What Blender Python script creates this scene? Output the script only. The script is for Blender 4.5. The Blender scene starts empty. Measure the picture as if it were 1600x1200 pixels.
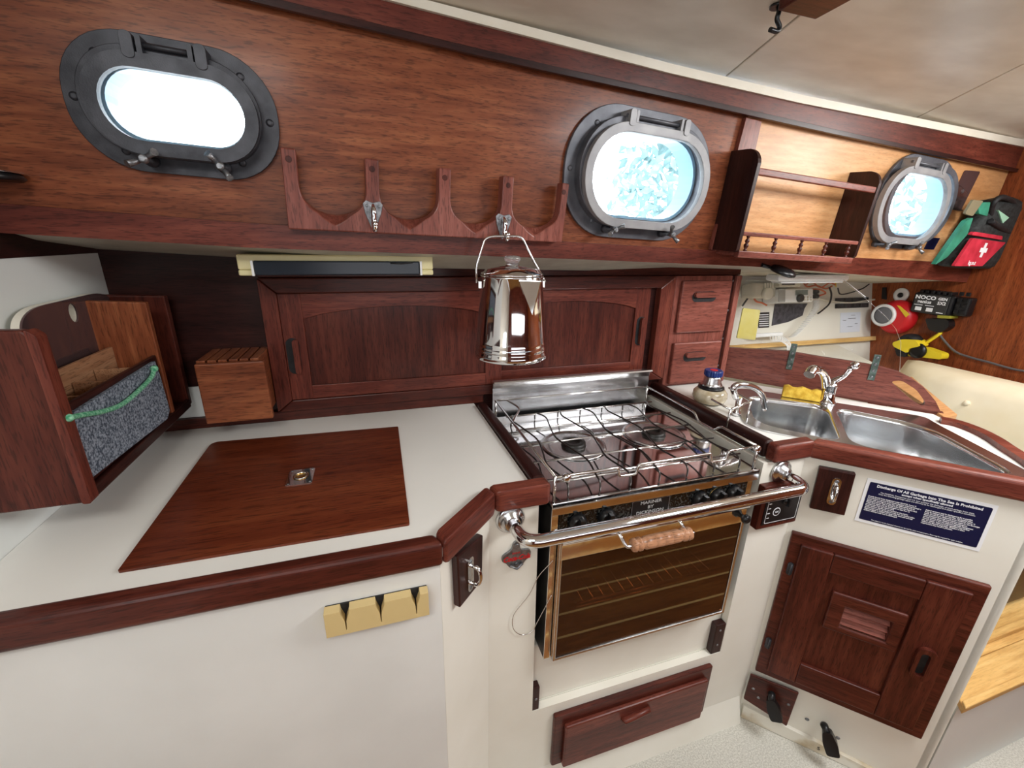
import bpy, math, random
from mathutils import Vector, Matrix
from mathutils.geometry import tessellate_polygon
random.seed(7)
D = bpy.data
SC = bpy.context.scene
COL = SC.collection

# ------------------------------------------------------------------ camera
FPX = 675.1
# rows: camera right, camera down, camera forward (in world axes: X along the hull, Y outboard, Z up)
RC = [Vector((0.95372588, -0.30003873, 0.0195883)),
      Vector((-0.07755498, -0.30841866, -0.94808394)),
      Vector((0.2905033, 0.90269302, -0.31741636))]
CAM = Vector((0, 0, 1.40))
cd = D.cameras.new('camera'); cam = D.objects.new('camera', cd); COL.objects.link(cam)
cd.sensor_fit = 'HORIZONTAL'; cd.sensor_width = 36.0; cd.lens = FPX / 1600 * 36.0
cd.clip_start = 0.01
M = Matrix.Identity(4)
for i in range(3):
    M[i][0] = RC[0][i]; M[i][1] = -RC[1][i]; M[i][2] = -RC[2][i]; M[i][3] = CAM[i]
cam.matrix_world = M
SC.camera = cam
SC.view_settings.view_transform = 'Standard'
SC.view_settings.look = 'None'
SC.view_settings.gamma = 1.0
SC.view_settings.use_curve_mapping = False
SC.view_settings.exposure = 0.50

# ------------------------------------------------------------------ daylight and fill
w = D.worlds.new('sky'); SC.world = w; w.use_nodes = True
bg = w.node_tree.nodes['Background']
bg.inputs['Color'].default_value = (0.80, 0.92, 1.0, 1)
bg.inputs['Strength'].default_value = 4.0

def area(name, loc, target, sx, sy, power, col):
    l = D.lights.new(name, 'AREA'); l.shape = 'RECTANGLE'; l.size = sx; l.size_y = sy
    l.energy = power; l.color = col
    o = D.objects.new(name, l); COL.objects.link(o)
    o.location = loc
    o.rotation_euler = (Vector(target) - Vector(loc)).to_track_quat('-Z', 'Y').to_euler()
    return o
# companionway opening (aft, left of the camera) and the two overhead hatches
area('companionway_daylight', (-0.30, -0.15, 1.86), (-0.28, 0.15, 0.4), 0.5, 0.5, 10, (1.0, 0.985, 0.95))
area('hatch_daylight', (1.30, 0.10, 1.80), (1.27, 0.40, 0.5), 0.5, 0.6, 17, (0.98, 0.99, 1.0))
area('forward_hatch_daylight', (2.05, 0.42, 1.775), (1.2, 0.85, 1.1), 0.4, 0.4, 9, (1.0, 0.985, 0.96))
area('cabin_fill_light', (0.6, -1.30, 1.15), (0.7, 0.4, 1.8), 1.8, 0.6, 5.0, (0.97, 0.98, 1.0))  # added unseen fill panel, brightens the cabin side and headliner

# ------------------------------------------------------------------ helpers
class Frame:
    """plane frame: a along ux, b along uy, c out of the plane"""
    def __init__(s, o, ux, uy):
        s.o = Vector(o); s.ux = Vector(ux).normalized()
        uy = Vector(uy); uy = uy - s.ux * uy.dot(s.ux); s.uy = uy.normalized()
        s.uz = s.ux.cross(s.uy)
    def w(s, a, b, c=0.0):
        return s.o + s.ux * a + s.uy * b + s.uz * c
    def q(s, px, py, c=0.0):
        """measured photo point -> (a, b) on this plane lifted by c"""
        d = RC[0] * ((px - 800) / FPX) + RC[1] * ((py - 600) / FPX) + RC[2]
        o = s.o + s.uz * c
        t = (o - CAM).dot(s.uz) / d.dot(s.uz)
        p = CAM + d * t - o
        return (p.dot(s.ux), p.dot(s.uy))
    def qs(s, pts, c=0.0):
        return [s.q(x, y, c) for x, y in pts]
    def at(s, px, py, c=0.0):
        a, b = s.q(px, py, c); return s.w(a, b, c)
X, Y, Z = Vector((1, 0, 0)), Vector((0, 1, 0)), Vector((0, 0, 1))
WORLD = Frame((0, 0, 0), X, Y)
def level(z): return Frame((0, 0, z), X, Y)
def faceY(y): return Frame((0, y, 0), X, Z)
BACK = faceY(1.23)
P1 = faceY(0.60)
P2 = faceY(0.72)
P3 = Frame((1.03, 0.725, 0), (0.69, -0.724, 0), Z)
JOG = Frame((0.072, 0.60, 0), (0.69, 0.70, 0), Z)
SK = Frame((1.03, 0.725, 0.92), (0.69, -0.724, 0), (0.724, 0.69, 0))
cn = Vector((-0.08, 1, 0.06)).normalized()
CAB = Frame((0, 1.0, 1.38), (1, 0.0821, -0.035), (0, -0.06, 1))
LEFT = Frame((-0.575, 0, 0), Y, Z)
RIGHT = Frame((2.35, 0, 0), -Y, Z)
HULL = Frame((0, 1.5, 1.05), X, (0, 0.224, 0.975))
BOARD = Frame((1.226, 1.246, 0.0), (0.633, -0.774, 0), Z)

class MB:
    def __init__(s): s.v = []; s.f = []; s.sm = []
    def add(s, vs, fs, smooth=False):
        n = len(s.v); s.v += [Vector(p) for p in vs]
        s.f += [tuple(i + n for i in f) for f in fs]; s.sm += [smooth] * len(fs)
        return s
    def box(s, F, a0, a1, b0, b1, c0, c1):
        P = [F.w(a, b, c) for c in (c0, c1) for b in (b0, b1) for a in (a0, a1)]
        return s.add(P, [(0, 2, 3, 1), (4, 5, 7, 6), (0, 1, 5, 4), (2, 6, 7, 3), (0, 4, 6, 2), (1, 3, 7, 5)])
    def prism(s, F, outer, c0, c1, holes=(), outer2=None):
        loops = [list(outer)] + [list(h) for h in holes]
        tri = tessellate_polygon([[Vector((a, b, 0)) for a, b in L] for L in loops])
        flat = [p for L in loops for p in L]; N = len(flat)
        vs = [F.w(a, b, c0) for a, b in flat] + [F.w(a, b, c1) for a, b in (outer2 or flat)]
        fs = []
        tri2 = tessellate_polygon([[Vector((a, b, 0)) for a, b in outer2]]) if outer2 else None
        for t in tri:
            (x0, y0), (x1, y1), (x2, y2) = [flat[i] for i in t]
            ccw = (x1 - x0) * (y2 - y0) - (x2 - x0) * (y1 - y0) > 0
            t = tuple(t) if ccw else tuple(reversed(t))
            fs.append(tuple(reversed(t)))
            if not tri2: fs.append(tuple(i + N for i in t))
        for t in tri2 or ():
            (x0, y0), (x1, y1), (x2, y2) = [outer2[i] for i in t]
            if (x1 - x0) * (y2 - y0) - (x2 - x0) * (y1 - y0) < 0: t = tuple(reversed(t))
            fs.append(tuple(i + N for i in t))
        k = 0
        for li, L in enumerate(loops):
            n = len(L)
            area2 = sum(L[i][0] * L[(i + 1) % n][1] - L[(i + 1) % n][0] * L[i][1] for i in range(n))
            pos = (area2 > 0) == (li == 0)
            for i in range(n):
                j = (i + 1) % n
                q = (k + i, k + j, k + j + N, k + i + N)
                fs.append(q if pos else tuple(reversed(q)))
            k += n
        return s.add(vs, fs)
    def loft(s, rings, cap0=True, cap1=True, smooth=True, closed=True):
        n = len(rings[0]); vs = [p for r in rings for p in r]; fs = []
        for k in range(len(rings) - 1):
            for i in range(n if closed else n - 1):
                j = (i + 1) % n
                fs.append((k * n + i, k * n + j, (k + 1) * n + j, (k + 1) * n + i))
        s.add(vs, fs, smooth)
        m = len(s.v) - len(vs)
        if cap0: s.f.append(tuple(m + i for i in reversed(range(n)))); s.sm.append(False)
        if cap1: s.f.append(tuple(m + (len(rings) - 1) * n + i for i in range(n))); s.sm.append(False)
        return s
    def tube(s, pts, r, seg=8, closed=False):
        pts = [Vector(p) for p in pts]; n = len(pts)
        rr = r if isinstance(r, (list, tuple)) else [r] * n
        rings = []; up = None
        for i in range(n):
            if closed: t = pts[(i + 1) % n] - pts[i - 1]
            else: t = pts[min(i + 1, n - 1)] - pts[max(i - 1, 0)]
            t.normalize()
            if up is None:
                up = Z if abs(t.z) < 0.9 else X
            side = t.cross(up)
            if side.length < 1e-4: side = t.cross(X)
            side.normalize(); up = side.cross(t).normalized()
            rings.append([pts[i] + (side * math.cos(2 * math.pi * k / seg) + up * math.sin(2 * math.pi * k / seg)) * rr[i] for k in range(seg)])
        if closed: rings.append(rings[0])
        return s.loft(rings, not closed, not closed)
    def lathe(s, o, ax, prof, seg=24, cap=True):
        o = Vector(o); ax = Vector(ax).normalized()
        u = ax.cross(X if abs(ax.x) < 0.9 else Y).normalized(); v = ax.cross(u)
        rings = [[o + ax * h + (u * math.cos(2 * math.pi * k / seg) + v * math.sin(2 * math.pi * k / seg)) * max(r, 1e-5) for k in range(seg)] for r, h in prof]
        return s.loft(rings, cap, cap)
    def ball(s, o, r, seg=12, sq=(1, 1, 1)):
        o = Vector(o); rings = []
        for k in range(1, 8):
            th = math.pi * k / 8
            rings.append([o + Vector((math.sin(th) * math.cos(2 * math.pi * i / seg) * sq[0], math.sin(th) * math.sin(2 * math.pi * i / seg) * sq[1], -math.cos(th) * sq[2])) * r for i in range(seg)])
        return s.loft(rings)

def rrect(cx, cy, w, h, r, n=6):
    """rounded rectangle, counter-clockwise"""
    out = []
    r = min(r, w / 2 - 1e-5, h / 2 - 1e-5)
    for qx, qy, a0 in ((1, 1, 0), (-1, 1, 90), (-1, -1, 180), (1, -1, 270)):
        for k in range(n + 1):
            a = math.radians(a0 + 90 * k / n)
            out.append((cx + qx * (w / 2 - r) + r * math.cos(a), cy + qy * (h / 2 - r) + r * math.sin(a)))
    return out
def roundpoly(P, r, n=5):
    out = []; m = len(P)
    for i in range(m):
        p0, p, p1 = Vector(P[i - 1]), Vector(P[i]), Vector(P[(i + 1) % m])
        rr = r[i] if isinstance(r, (list, tuple)) else r
        d0 = (p0 - p); d1 = (p1 - p)
        k0 = min(rr, d0.length * .48); k1 = min(rr, d1.length * .48)
        s0 = p + d0.normalized() * k0; s1 = p + d1.normalized() * k1
        for k in range(n + 1):
            t = k / n
            q = s0 * (1 - t) ** 2 + p * 2 * t * (1 - t) + s1 * t * t
            out.append((q.x, q.y))
    return out
def smooth_path(pts, n=6, closed=False):
    P = [Vector(p) for p in pts]; out = []
    m = len(P)
    for i in range(m if closed else m - 1):
        p0 = P[i - 1] if (i > 0 or closed) else P[0] * 2 - P[1]
        p1 = P[i]; p2 = P[(i + 1) % m]
        p3 = P[(i + 2) % m] if (i + 2 < m or closed) else p2 * 2 - p1
        for k in range(n):
            t = k / n
            out.append(0.5 * ((2 * p1) + (p2 - p0) * t + (2 * p0 - 5 * p1 + 4 * p2 - p3) * t * t + (3 * p1 - p0 - 3 * p2 + p3) * t ** 3))
    if not closed: out.append(P[-1])
    return out
def fillet(pts, r, n=5):
    P = [Vector(p) for p in pts]; out = [P[0]]
    for i in range(1, len(P) - 1):
        d0 = P[i - 1] - P[i]; d1 = P[i + 1] - P[i]
        k = min(r, d0.length * .49, d1.length * .49)
        s0 = P[i] + d0.normalized() * k; s1 = P[i] + d1.normalized() * k
        for j in range(n + 1):
            t = j / n; out.append(s0 * (1 - t) ** 2 + P[i] * 2 * t * (1 - t) + s1 * t * t)
    out.append(P[-1]); return out

def props(o, label=None, cat=None, group=None, kind=None):
    if label: o['label'] = label
    if cat: o['category'] = cat
    if group: o['group'] = group
    if kind: o['kind'] = kind
    return o
def thing(name, label, cat, loc, group=None):
    o = D.objects.new(name, None); COL.objects.link(o); o.location = loc; o.empty_display_size = 0.03
    return props(o, label, cat, group)
def worldloc(o):
    v = Vector(o.location)
    while o.parent: o = o.parent; v = v + Vector(o.location)
    return v
def part(name, mb, mat, parent=None, bevel=0.0, seg=2, label=None, cat=None, group=None, kind=None):
    me = D.meshes.new(name)
    if parent is not None:
        base = worldloc(parent); loc = Vector((0, 0, 0))
    else:
        lo = Vector((min(v.x for v in mb.v), min(v.y for v in mb.v), min(v.z for v in mb.v)))
        hi = Vector((max(v.x for v in mb.v), max(v.y for v in mb.v), max(v.z for v in mb.v)))
        base = Vector(((lo.x + hi.x) / 2, (lo.y + hi.y) / 2, lo.z)); loc = base
    me.from_pydata([tuple(v - base) for v in mb.v], [], mb.f)
    me.update()
    for p, sm in zip(me.polygons, mb.sm): p.use_smooth = sm
    me.materials.append(mat)
    o = D.objects.new(name, me); COL.objects.link(o); o.location = loc
    if parent is not None: o.parent = parent
    if bevel > 0:
        m = o.modifiers.new('bevel', 'BEVEL'); m.width = bevel; m.segments = seg; m.limit_method = 'ANGLE'; m.angle_limit = math.radians(40)
        m.harden_normals = False
    return props(o, label, cat, group, kind)
def copy_tree(o, parent=None):
    c = o.copy(); COL.objects.link(c)
    if parent is not None: c.parent = parent
    for ch in list(o.children): copy_tree(ch, c)
    return c
def struct(name, mb, mat, bevel=0.0, parent=None, **k):
    return part(name, mb, mat, parent, bevel, kind=None if parent else 'structure', **k)

def text(name, body, F, a, b, c, size, mat, parent, align='CENTER', ang=0.0, sx=1.0, bold=0.0, depth=0.0003, label=None, shear=0.0):
    cu = D.curves.new('t', 'FONT'); cu.body = body; cu.size = size; cu.align_x = align; cu.align_y = 'CENTER'
    cu.offset = bold; cu.extrude = depth; cu.resolution_u = 2; cu.shear = shear
    o = D.objects.new('t', cu)
    me = D.meshes.new_from_object(o)
    ca, sa = math.cos(ang), math.sin(ang)
    mb = MB()
    mb.add([F.w(a + (v.co.x * sx * ca - v.co.y * sa), b + (v.co.x * sx * sa + v.co.y * ca), c + v.co.z) for v in me.vertices],
           [tuple(p.vertices) for p in me.polygons])
    D.objects.remove(o); D.curves.remove(cu); D.meshes.remove(me)
    return part(name, mb, mat, parent, label=label)

# ------------------------------------------------------------------ materials
def pbr(name, col, rough=0.5, metal=0.0, coat=0.0, spec=0.5, trans=0.0, ior=1.45, emit=None, es=0.0):
    m = D.materials.new(name); m.use_nodes = True
    b = m.node_tree.nodes['Principled BSDF']
    b.inputs['Base Color'].default_value = (*col, 1); b.inputs['Roughness'].default_value = rough
    b.inputs['Metallic'].default_value = metal; b.inputs['Coat Weight'].default_value = coat
    b.inputs['Coat Roughness'].default_value = 0.15
    b.inputs['Specular IOR Level'].default_value = spec
    b.inputs['Transmission Weight'].default_value = trans; b.inputs['IOR'].default_value = ior
    if emit: b.inputs['Emission Color'].default_value = (*emit, 1); b.inputs['Emission Strength'].default_value = es
    return m
def noisy(name, c0, c1, scale=8.0, rough=0.5, metal=0.0, bump=0.0, bscale=60.0, stretch=(1, 1, 1), coat=0.0, detail=4.0, lo=0.35, hi=0.65, rvar=0.0):
    m = pbr(name, c0, rough, metal, coat)
    N, L = m.node_tree.nodes, m.node_tree.links; b = N['Principled BSDF']
    tc = N.new('ShaderNodeTexCoord'); mp = N.new('ShaderNodeMapping'); mp.inputs['Scale'].default_value = stretch
    L.new(tc.outputs['Object'], mp.inputs['Vector'])
    nz = N.new('ShaderNodeTexNoise'); nz.inputs['Scale'].default_value = scale; nz.inputs['Detail'].default_value = detail
    L.new(mp.outputs['Vector'], nz.inputs['Vector'])
    cr = N.new('ShaderNodeValToRGB'); cr.color_ramp.elements[0].position = lo; cr.color_ramp.elements[1].position = hi
    cr.color_ramp.elements[0].color = (*c0, 1); cr.color_ramp.elements[1].color = (*c1, 1)
    L.new(nz.outputs['Fac'], cr.inputs['Fac']); L.new(cr.outputs['Color'], b.inputs['Base Color'])
    if rvar > 0:
        mr = N.new('ShaderNodeMapRange'); mr.inputs['To Min'].default_value = max(0.02, rough - rvar); mr.inputs['To Max'].default_value = rough + rvar
        L.new(nz.outputs['Fac'], mr.inputs['Value']); L.new(mr.outputs['Result'], b.inputs['Roughness'])
    if bump > 0:
        n2 = N.new('ShaderNodeTexNoise'); n2.inputs['Scale'].default_value = bscale; n2.inputs['Detail'].default_value = 3
        L.new(mp.outputs['Vector'], n2.inputs['Vector'])
        bp = N.new('ShaderNodeBump'); bp.inputs['Strength'].default_value = bump; bp.inputs['Distance'].default_value = 0.002
        L.new(n2.outputs['Fac'], bp.inputs['Height']); L.new(bp.outputs['Normal'], b.inputs['Normal'])
    return m
def wood(name, dark, mid, light, axis='x', rotz=0.0, rough=0.38, coat=0.12, scale=1.0, pores=0.45):
    m = pbr(name, mid, rough, 0, coat, spec=0.32)
    N, L = m.node_tree.nodes, m.node_tree.links; b = N['Principled BSDF']
    tc = N.new('ShaderNodeTexCoord')
    r = N.new('ShaderNodeMapping'); r.inputs['Rotation'].default_value = (0, 0, rotz); L.new(tc.outputs['Object'], r.inputs['Vector'])
    def layer(along, across, det, dist=0.0):
        s_ = {'x': (along, across, across), 'y': (across, along, across), 'z': (across, across, along)}[axis]
        mp = N.new('ShaderNodeMapping'); mp.inputs['Scale'].default_value = [q * scale for q in s_]; L.new(r.outputs['Vector'], mp.inputs['Vector'])
        n = N.new('ShaderNodeTexNoise'); n.inputs['Scale'].default_value = 1.0; n.inputs['Detail'].default_value = det; n.inputs['Distortion'].default_value = dist
        L.new(mp.outputs['Vector'], n.inputs['Vector']); return n.outputs['Fac']
    def ma(x, k, y=None):
        a = N.new('ShaderNodeMath'); a.operation = 'MULTIPLY_ADD'; a.inputs[1].default_value = k; L.new(x, a.inputs[0])
        if y is None: a.inputs[2].default_value = 0.0
        else: L.new(y, a.inputs[2])
        return a.outputs[0]
    big, mid_, fine = layer(1.6, 14, 4, 0.35), layer(7, 90, 3), layer(3.0, 3.5, 2)
    f = ma(fine, 0.22, ma(mid_, 0.38, ma(big, 0.40)))
    cr = N.new('ShaderNodeValToRGB'); e = cr.color_ramp.elements
    e[0].position = 0.36; e[0].color = (*dark, 1); e[1].position = 0.64; e[1].color = (*light, 1); e.new(0.5).color = (*mid, 1)
    L.new(f, cr.inputs['Fac'])
    po = layer(38, 420, 2)
    pr = N.new('ShaderNodeValToRGB'); q = pr.color_ramp.elements
    q[0].position = 0.36; q[0].color = (1 - pores,) * 3 + (1,); q[1].position = 0.47; q[1].color = (1, 1, 1, 1)
    L.new(po, pr.inputs['Fac'])
    mx = N.new('ShaderNodeMix'); mx.data_type = 'RGBA'; mx.blend_type = 'MULTIPLY'; mx.inputs[0].default_value = 1.0
    L.new(cr.outputs['Color'], mx.inputs[6]); L.new(pr.outputs['Color'], mx.inputs[7])
    L.new(mx.outputs[2], b.inputs['Base Color'])
    bp = N.new('ShaderNodeBump'); bp.inputs['Strength'].default_value = 0.2; bp.inputs['Distance'].default_value = 0.0006
    L.new(po, bp.inputs['Height']); L.new(bp.outputs['Normal'], b.inputs['Normal'])
    return m
TK = ((0.036, 0.0065, 0.004), (0.080, 0.0155, 0.009), (0.135, 0.032, 0.018))       # red teak
TR = ((0.070, 0.014, 0.009), (0.135, 0.029, 0.018), (0.22, 0.056, 0.034))        # lighter red teak
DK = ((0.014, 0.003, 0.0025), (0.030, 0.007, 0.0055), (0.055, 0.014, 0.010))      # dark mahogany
PK_LIT = ((0.13, 0.034, 0.024), (0.23, 0.066, 0.047), (0.34, 0.115, 0.085))      # pinkish teak, colour paled to carry highlights at the right end
OR = ((0.50, 0.23, 0.085), (0.64, 0.33, 0.14), (0.76, 0.45, 0.22))             # orange ply
CS = ((0.115, 0.028, 0.011), (0.235, 0.066, 0.026), (0.38, 0.13, 0.054))         # cabin side ply
BH = ((0.15, 0.032, 0.009), (0.26, 0.062, 0.018), (0.38, 0.11, 0.034))           # right bulkhead
W = {}
for k, c in (('tk', TK), ('tr', TR), ('pk', PK_LIT), ('dk', DK), ('or', OR), ('cs', CS), ('bh', BH)):
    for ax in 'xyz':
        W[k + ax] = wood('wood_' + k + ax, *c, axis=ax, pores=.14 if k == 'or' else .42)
W['tkd'] = wood('teak_diag', *TK, axis='x', rotz=math.radians(46))
W['trd'] = wood('teak_diag_light', *TR, axis='x', rotz=math.radians(46))
W['dkd'] = wood('mahogany_diag', *DK, axis='x', rotz=math.radians(46))
W['pkd'] = wood('teak_diag_pale', *PK_LIT, axis='x', rotz=math.radians(46))
W['tkj'] = wood('teak_jog', *TR, axis='x', rotz=math.radians(-45))
W['hatch'] = wood('hatch_wood', (0.085, 0.0155, 0.006), (0.13, 0.026, 0.010), (0.19, 0.046, 0.017), axis='x', rough=0.33, scale=0.6)
W['plank'] = wood('pale_plank', (0.50, 0.27, 0.08), (0.68, 0.42, 0.15), (0.80, 0.56, 0.24), axis='x', pores=.12)
W['light'] = wood('turned_wood', (0.35, 0.16, 0.08), (0.48, 0.24, 0.13), (0.58, 0.32, 0.19), axis='x')
W['divider'] = wood('divider_ply', (0.28, 0.12, 0.06), (0.42, 0.21, 0.11), (0.52, 0.30, 0.17), axis='y')
grey_white = noisy('grey_white_gelcoat', (0.70, 0.695, 0.665), (0.76, 0.755, 0.725), 5, 0.42, bump=0.03, bscale=300)
cream = noisy('cream_gelcoat', (0.78, 0.75, 0.66), (0.83, 0.805, 0.72), 5, 0.42, bump=0.03, bscale=300)
white = noisy('white_laminate', (0.80, 0.79, 0.745), (0.84, 0.83, 0.785), 4, 0.40)
whitew = noisy('white_wall', (0.78, 0.82, 0.80), (0.83, 0.86, 0.83), 3, 0.5)
liner = noisy('headliner_vinyl', (0.66, 0.60, 0.49), (0.80, 0.75, 0.64), 5, 0.33, bump=0.12, bscale=900, stretch=(1, 2.2, 1))
creamtrim = noisy('cream_trim', (0.78, 0.74, 0.62), (0.84, 0.81, 0.70), 9, 0.4)
deckhead = noisy('deckhead_paint', (0.50, 0.47, 0.38), (0.62, 0.59, 0.48), 12, 0.5)
steel = noisy('stainless_brushed', (0.62, 0.62, 0.63), (0.75, 0.75, 0.76), 3, 0.22, 1.0, rvar=0.08, stretch=(1, 1, 8))
chrome = pbr('chrome', (0.78, 0.78, 0.79), 0.06, 1.0)
wire = pbr('plated_wire', (0.72, 0.71, 0.70), 0.18, 1.0)
sinksteel = noisy('sink_steel', (0.62, 0.63, 0.64), (0.72, 0.73, 0.74), 3, 0.2, 1.0, rvar=0.06, stretch=(1, 1, 10))
blacksteel = noisy('blackened_steel', (0.012, 0.011, 0.010), (0.03, 0.028, 0.026), 30, 0.35, 0.3)
bronze = noisy('dark_bronze', (0.035, 0.037, 0.045), (0.07, 0.073, 0.085), 30, 0.42, 0.35, bump=0.1, bscale=500)
greyframe = noisy('grey_port_frame', (0.25, 0.25, 0.26), (0.33, 0.33, 0.335), 20, 0.4, 0.2, bump=0.1, bscale=600)
spigot = pbr('port_liner', (0.35, 0.60, 0.78), 0.3)
glass = pbr('clear_pane', (1, 1, 1), 0.0, trans=1.0, ior=1.45)
acrylic = pbr('clear_acrylic', (0.93, 0.95, 0.95), 0.03, trans=1.0, ior=1.3)
blackpl = pbr('black_plastic', (0.008, 0.008, 0.009), 0.3)
blackmat = noisy('black_matte', (0.006, 0.006, 0.007), (0.02, 0.02, 0.022), 60, 0.6)
tan = pbr('tan_plastic', (0.62, 0.47, 0.22), 0.4)
ivory = pbr('ivory_plastic', (0.80, 0.72, 0.40), 0.35)
beige = pbr('beige_plastic', (0.62, 0.58, 0.47), 0.45)
whitepl = pbr('white_plastic', (0.85, 0.85, 0.84), 0.35)
navy = pbr('navy_print', (0.006, 0.008, 0.045), 0.35)
paper = pbr('white_print', (0.85, 0.86, 0.88), 0.5)
red = pbr('red_plastic', (0.60, 0.015, 0.02), 0.35)
pocketred = noisy('red_fabric', (0.42, 0.012, 0.03), (0.62, 0.03, 0.06), 20, 0.7)
greenfab = noisy('green_nylon', (0.01, 0.10, 0.06), (0.04, 0.28, 0.18), 14, 0.5, bump=0.3, bscale=30)
yellow = pbr('yellow_plastic', (0.85, 0.66, 0.03), 0.4)
blue = pbr('blue_plastic', (0.01, 0.03, 0.16), 0.35)
spongem = noisy('sponge_foam', (0.62, 0.36, 0.03), (0.85, 0.58, 0.08), 60, 0.9, bump=0.8, bscale=160)
felt = noisy('grey_felt', (0.045, 0.062, 0.09), (0.34, 0.39, 0.46), 260, 0.95, bump=0.8, bscale=400, lo=0.38, hi=0.66)
cordm = noisy('green_cord', (0.03, 0.28, 0.13), (0.30, 0.62, 0.42), 220, 0.7)
cushion = noisy('cream_upholstery', (0.82, 0.70, 0.47), (0.90, 0.80, 0.60), 6, 0.85, bump=0.3, bscale=18)
carpet = noisy('speckled_sole_carpet', (0.50, 0.48, 0.42), (0.72, 0.70, 0.63), 240, 0.95, bump=0.7, bscale=420)
brass = pbr('brass', (0.72, 0.50, 0.18), 0.25, 1.0)
pewter = noisy('pewter', (0.16, 0.17, 0.18), (0.34, 0.35, 0.37), 120, 0.38, 0.8, bump=0.3, bscale=300)
orangew = pbr('orange_wire', (0.6, 0.12, 0.03), 0.5)
greyscreen = pbr('lcd_screen', (0.20, 0.25, 0.24), 0.2)
smoked = pbr('smoked_glass', (0.30, 0.14, 0.07), 0.015, trans=0.95, ior=1.62)
mirrorsteel = noisy('polished_steel', (0.80, 0.78, 0.74), (0.86, 0.84, 0.80), 3, 0.07, 1.0, bump=0.25, bscale=9)
darkwire = pbr('wire_dark_reflection', (0.10, 0.09, 0.085), 0.3, 0.9)  # dark reflections of the fore-and-aft wires put into their colour
darkmirror = pbr('dark_acrylic_mirror', (0.16, 0.10, 0.10), 0.05, 0.6)
goldgrain = wood('amber_trim', (0.22, 0.08, 0.02), (0.48, 0.22, 0.05), (0.80, 0.48, 0.14), axis='x', rough=0.2, scale=0.7)
greenbr = noisy('weathered_bracket', (0.05, 0.07, 0.06), (0.14, 0.19, 0.17), 60, 0.45, 0.4)
leaves = noisy('foliage', (0.15, 0.25, 0.25), (0.26, 0.37, 0.38), 6, 0.7)
stain = pbr('rust_stain', (0.42, 0.32, 0.17), 0.7)

# ------------------------------------------------------------------ the setting
FLOOR = -0.055
fl0 = D.objects.new('floor', None); COL.objects.link(fl0); fl0.location = (0.8, 0.2, FLOOR); fl0['kind'] = 'structure'
fl0['label'] = 'pale speckled carpet strip beside a striped wood cabin sole'
struct('carpet_strip', MB().prism(WORLD, [(-.9, .42), (1.42, .42), (1.42, .33), (2.7, .33), (2.7, 1.6), (-.9, 1.6)], FLOOR - 0.03, FLOOR), carpet, 0, fl0)
solew = wood('sole_wood', (.13, .040, .009), (.24, .085, .018), (.36, .15, .035), axis='x', rough=.3)
holly = pbr('holly_strip', (.85, .62, .25), .3)
for k in range(19):
    y1_ = .4195 - .10 * k
    struct('sole_board', MB().box(WORLD, -0.84, 1.418 if k == 0 else 2.34, y1_ - .090, y1_, FLOOR - 0.03, FLOOR - .001), solew, 0, fl0)
    struct('pale_strip', MB().box(WORLD, -0.84, 2.34, y1_ - .0995, y1_ - .0905, FLOOR - 0.03, FLOOR - .001), holly, 0, fl0)
# cabin side with its three portlight openings
def port(L, R, T, B, c, wfix=None):
    aL, aR = CAB.q(*L, c)[0], CAB.q(*R, c)[0]; bT, bB = CAB.q(*T, c)[1], CAB.q(*B, c)[1]
    w_ = aR - aL
    if wfix: w_ = wfix
    return (aR - w_ / 2, (bT + bB) / 2, w_, bT - bB)
GC = 0.046
ports = [port((152, 147), (386, 212), (263, 114), (283, 227), GC),
         port((923, 290), (1104, 255), (1025, 213), (993, 344), GC),
         port((1362, 330), (1484, 300), (1441, 273), (1391, 370), GC, 0.335)]
def line(F, p, q, c=0.0):
    """b as a linear function of a through two measured points"""
    (a0, b0), (a1, b1) = F.q(*p, c), F.q(*q, c)
    return lambda a: b0 + (b1 - b0) * (a - a0) / (a1 - a0)
def pline(F, pts, c=0.0):
    Q = sorted(F.q(x, y, c) for x, y in pts)
    def f(a):
        k = 0
        while k < len(Q) - 2 and a > Q[k + 1][0]: k += 1
        (a0, b0), (a1, b1) = Q[k], Q[k + 1]
        return b0 + (b1 - b0) * (a - a0) / (a1 - a0)
    return f
f_top = pline(CAB, [(60, 322), (400, 349), (890, 378), (1100, 390), (1330, 402)]); f_bot = pline(CAB, [(30, 364.5), (400, 386.5), (920, 405), (1180, 416), (1370, 431), (1510, 441)])
t_low = pline(CAB, [(375, 0), (700, 78), (840, 110), (1060, 157), (1300, 210), (1590, 270)]); c_low = pline(CAB, [(600, 7), (1043, 120), (1240, 164), (1600, 233)]); c_top = pline(CAB, [(600, -8), (1043, 105), (1240, 151), (1600, 222)])
A0, AD0, AD1, A1 = -0.66, CAB.q(1140, 250)[0] - 0.012, CAB.q(1140, 250)[0] + 0.03, CAB.q(1600, 267)[0]
def span(fl, fu, a0, a1, n=22):
    xs = [a0 + (a1 - a0) * i / (n - 1) for i in range(n)]
    return [(a, fl(a)) for a in xs] + [(a, fu(a)) for a in reversed(xs)]
def flb(L, R, T, B, wf=None):
    aL, aR, bT, bB = CAB.q(*L, .01)[0], CAB.q(*R, .01)[0], CAB.q(*T, .01)[1], CAB.q(*B, .01)[1]
    if wf: aL = aR - wf
    return ((aL + aR) / 2, (bT + bB) / 2, aR - aL, bT - bB)
FLB = [flb((98, 150), (436, 200), (252, 58), (265, 272)), flb((882, 265), (1117, 235), (1044, 177), (998, 374)), flb((0, 0), (1497, 285), (1447, 243), (1395, 388), .42)]
ports = [(FLB[k][0], FLB[k][1], p[2], p[3]) if False else p for k, p in enumerate(ports)]
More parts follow.
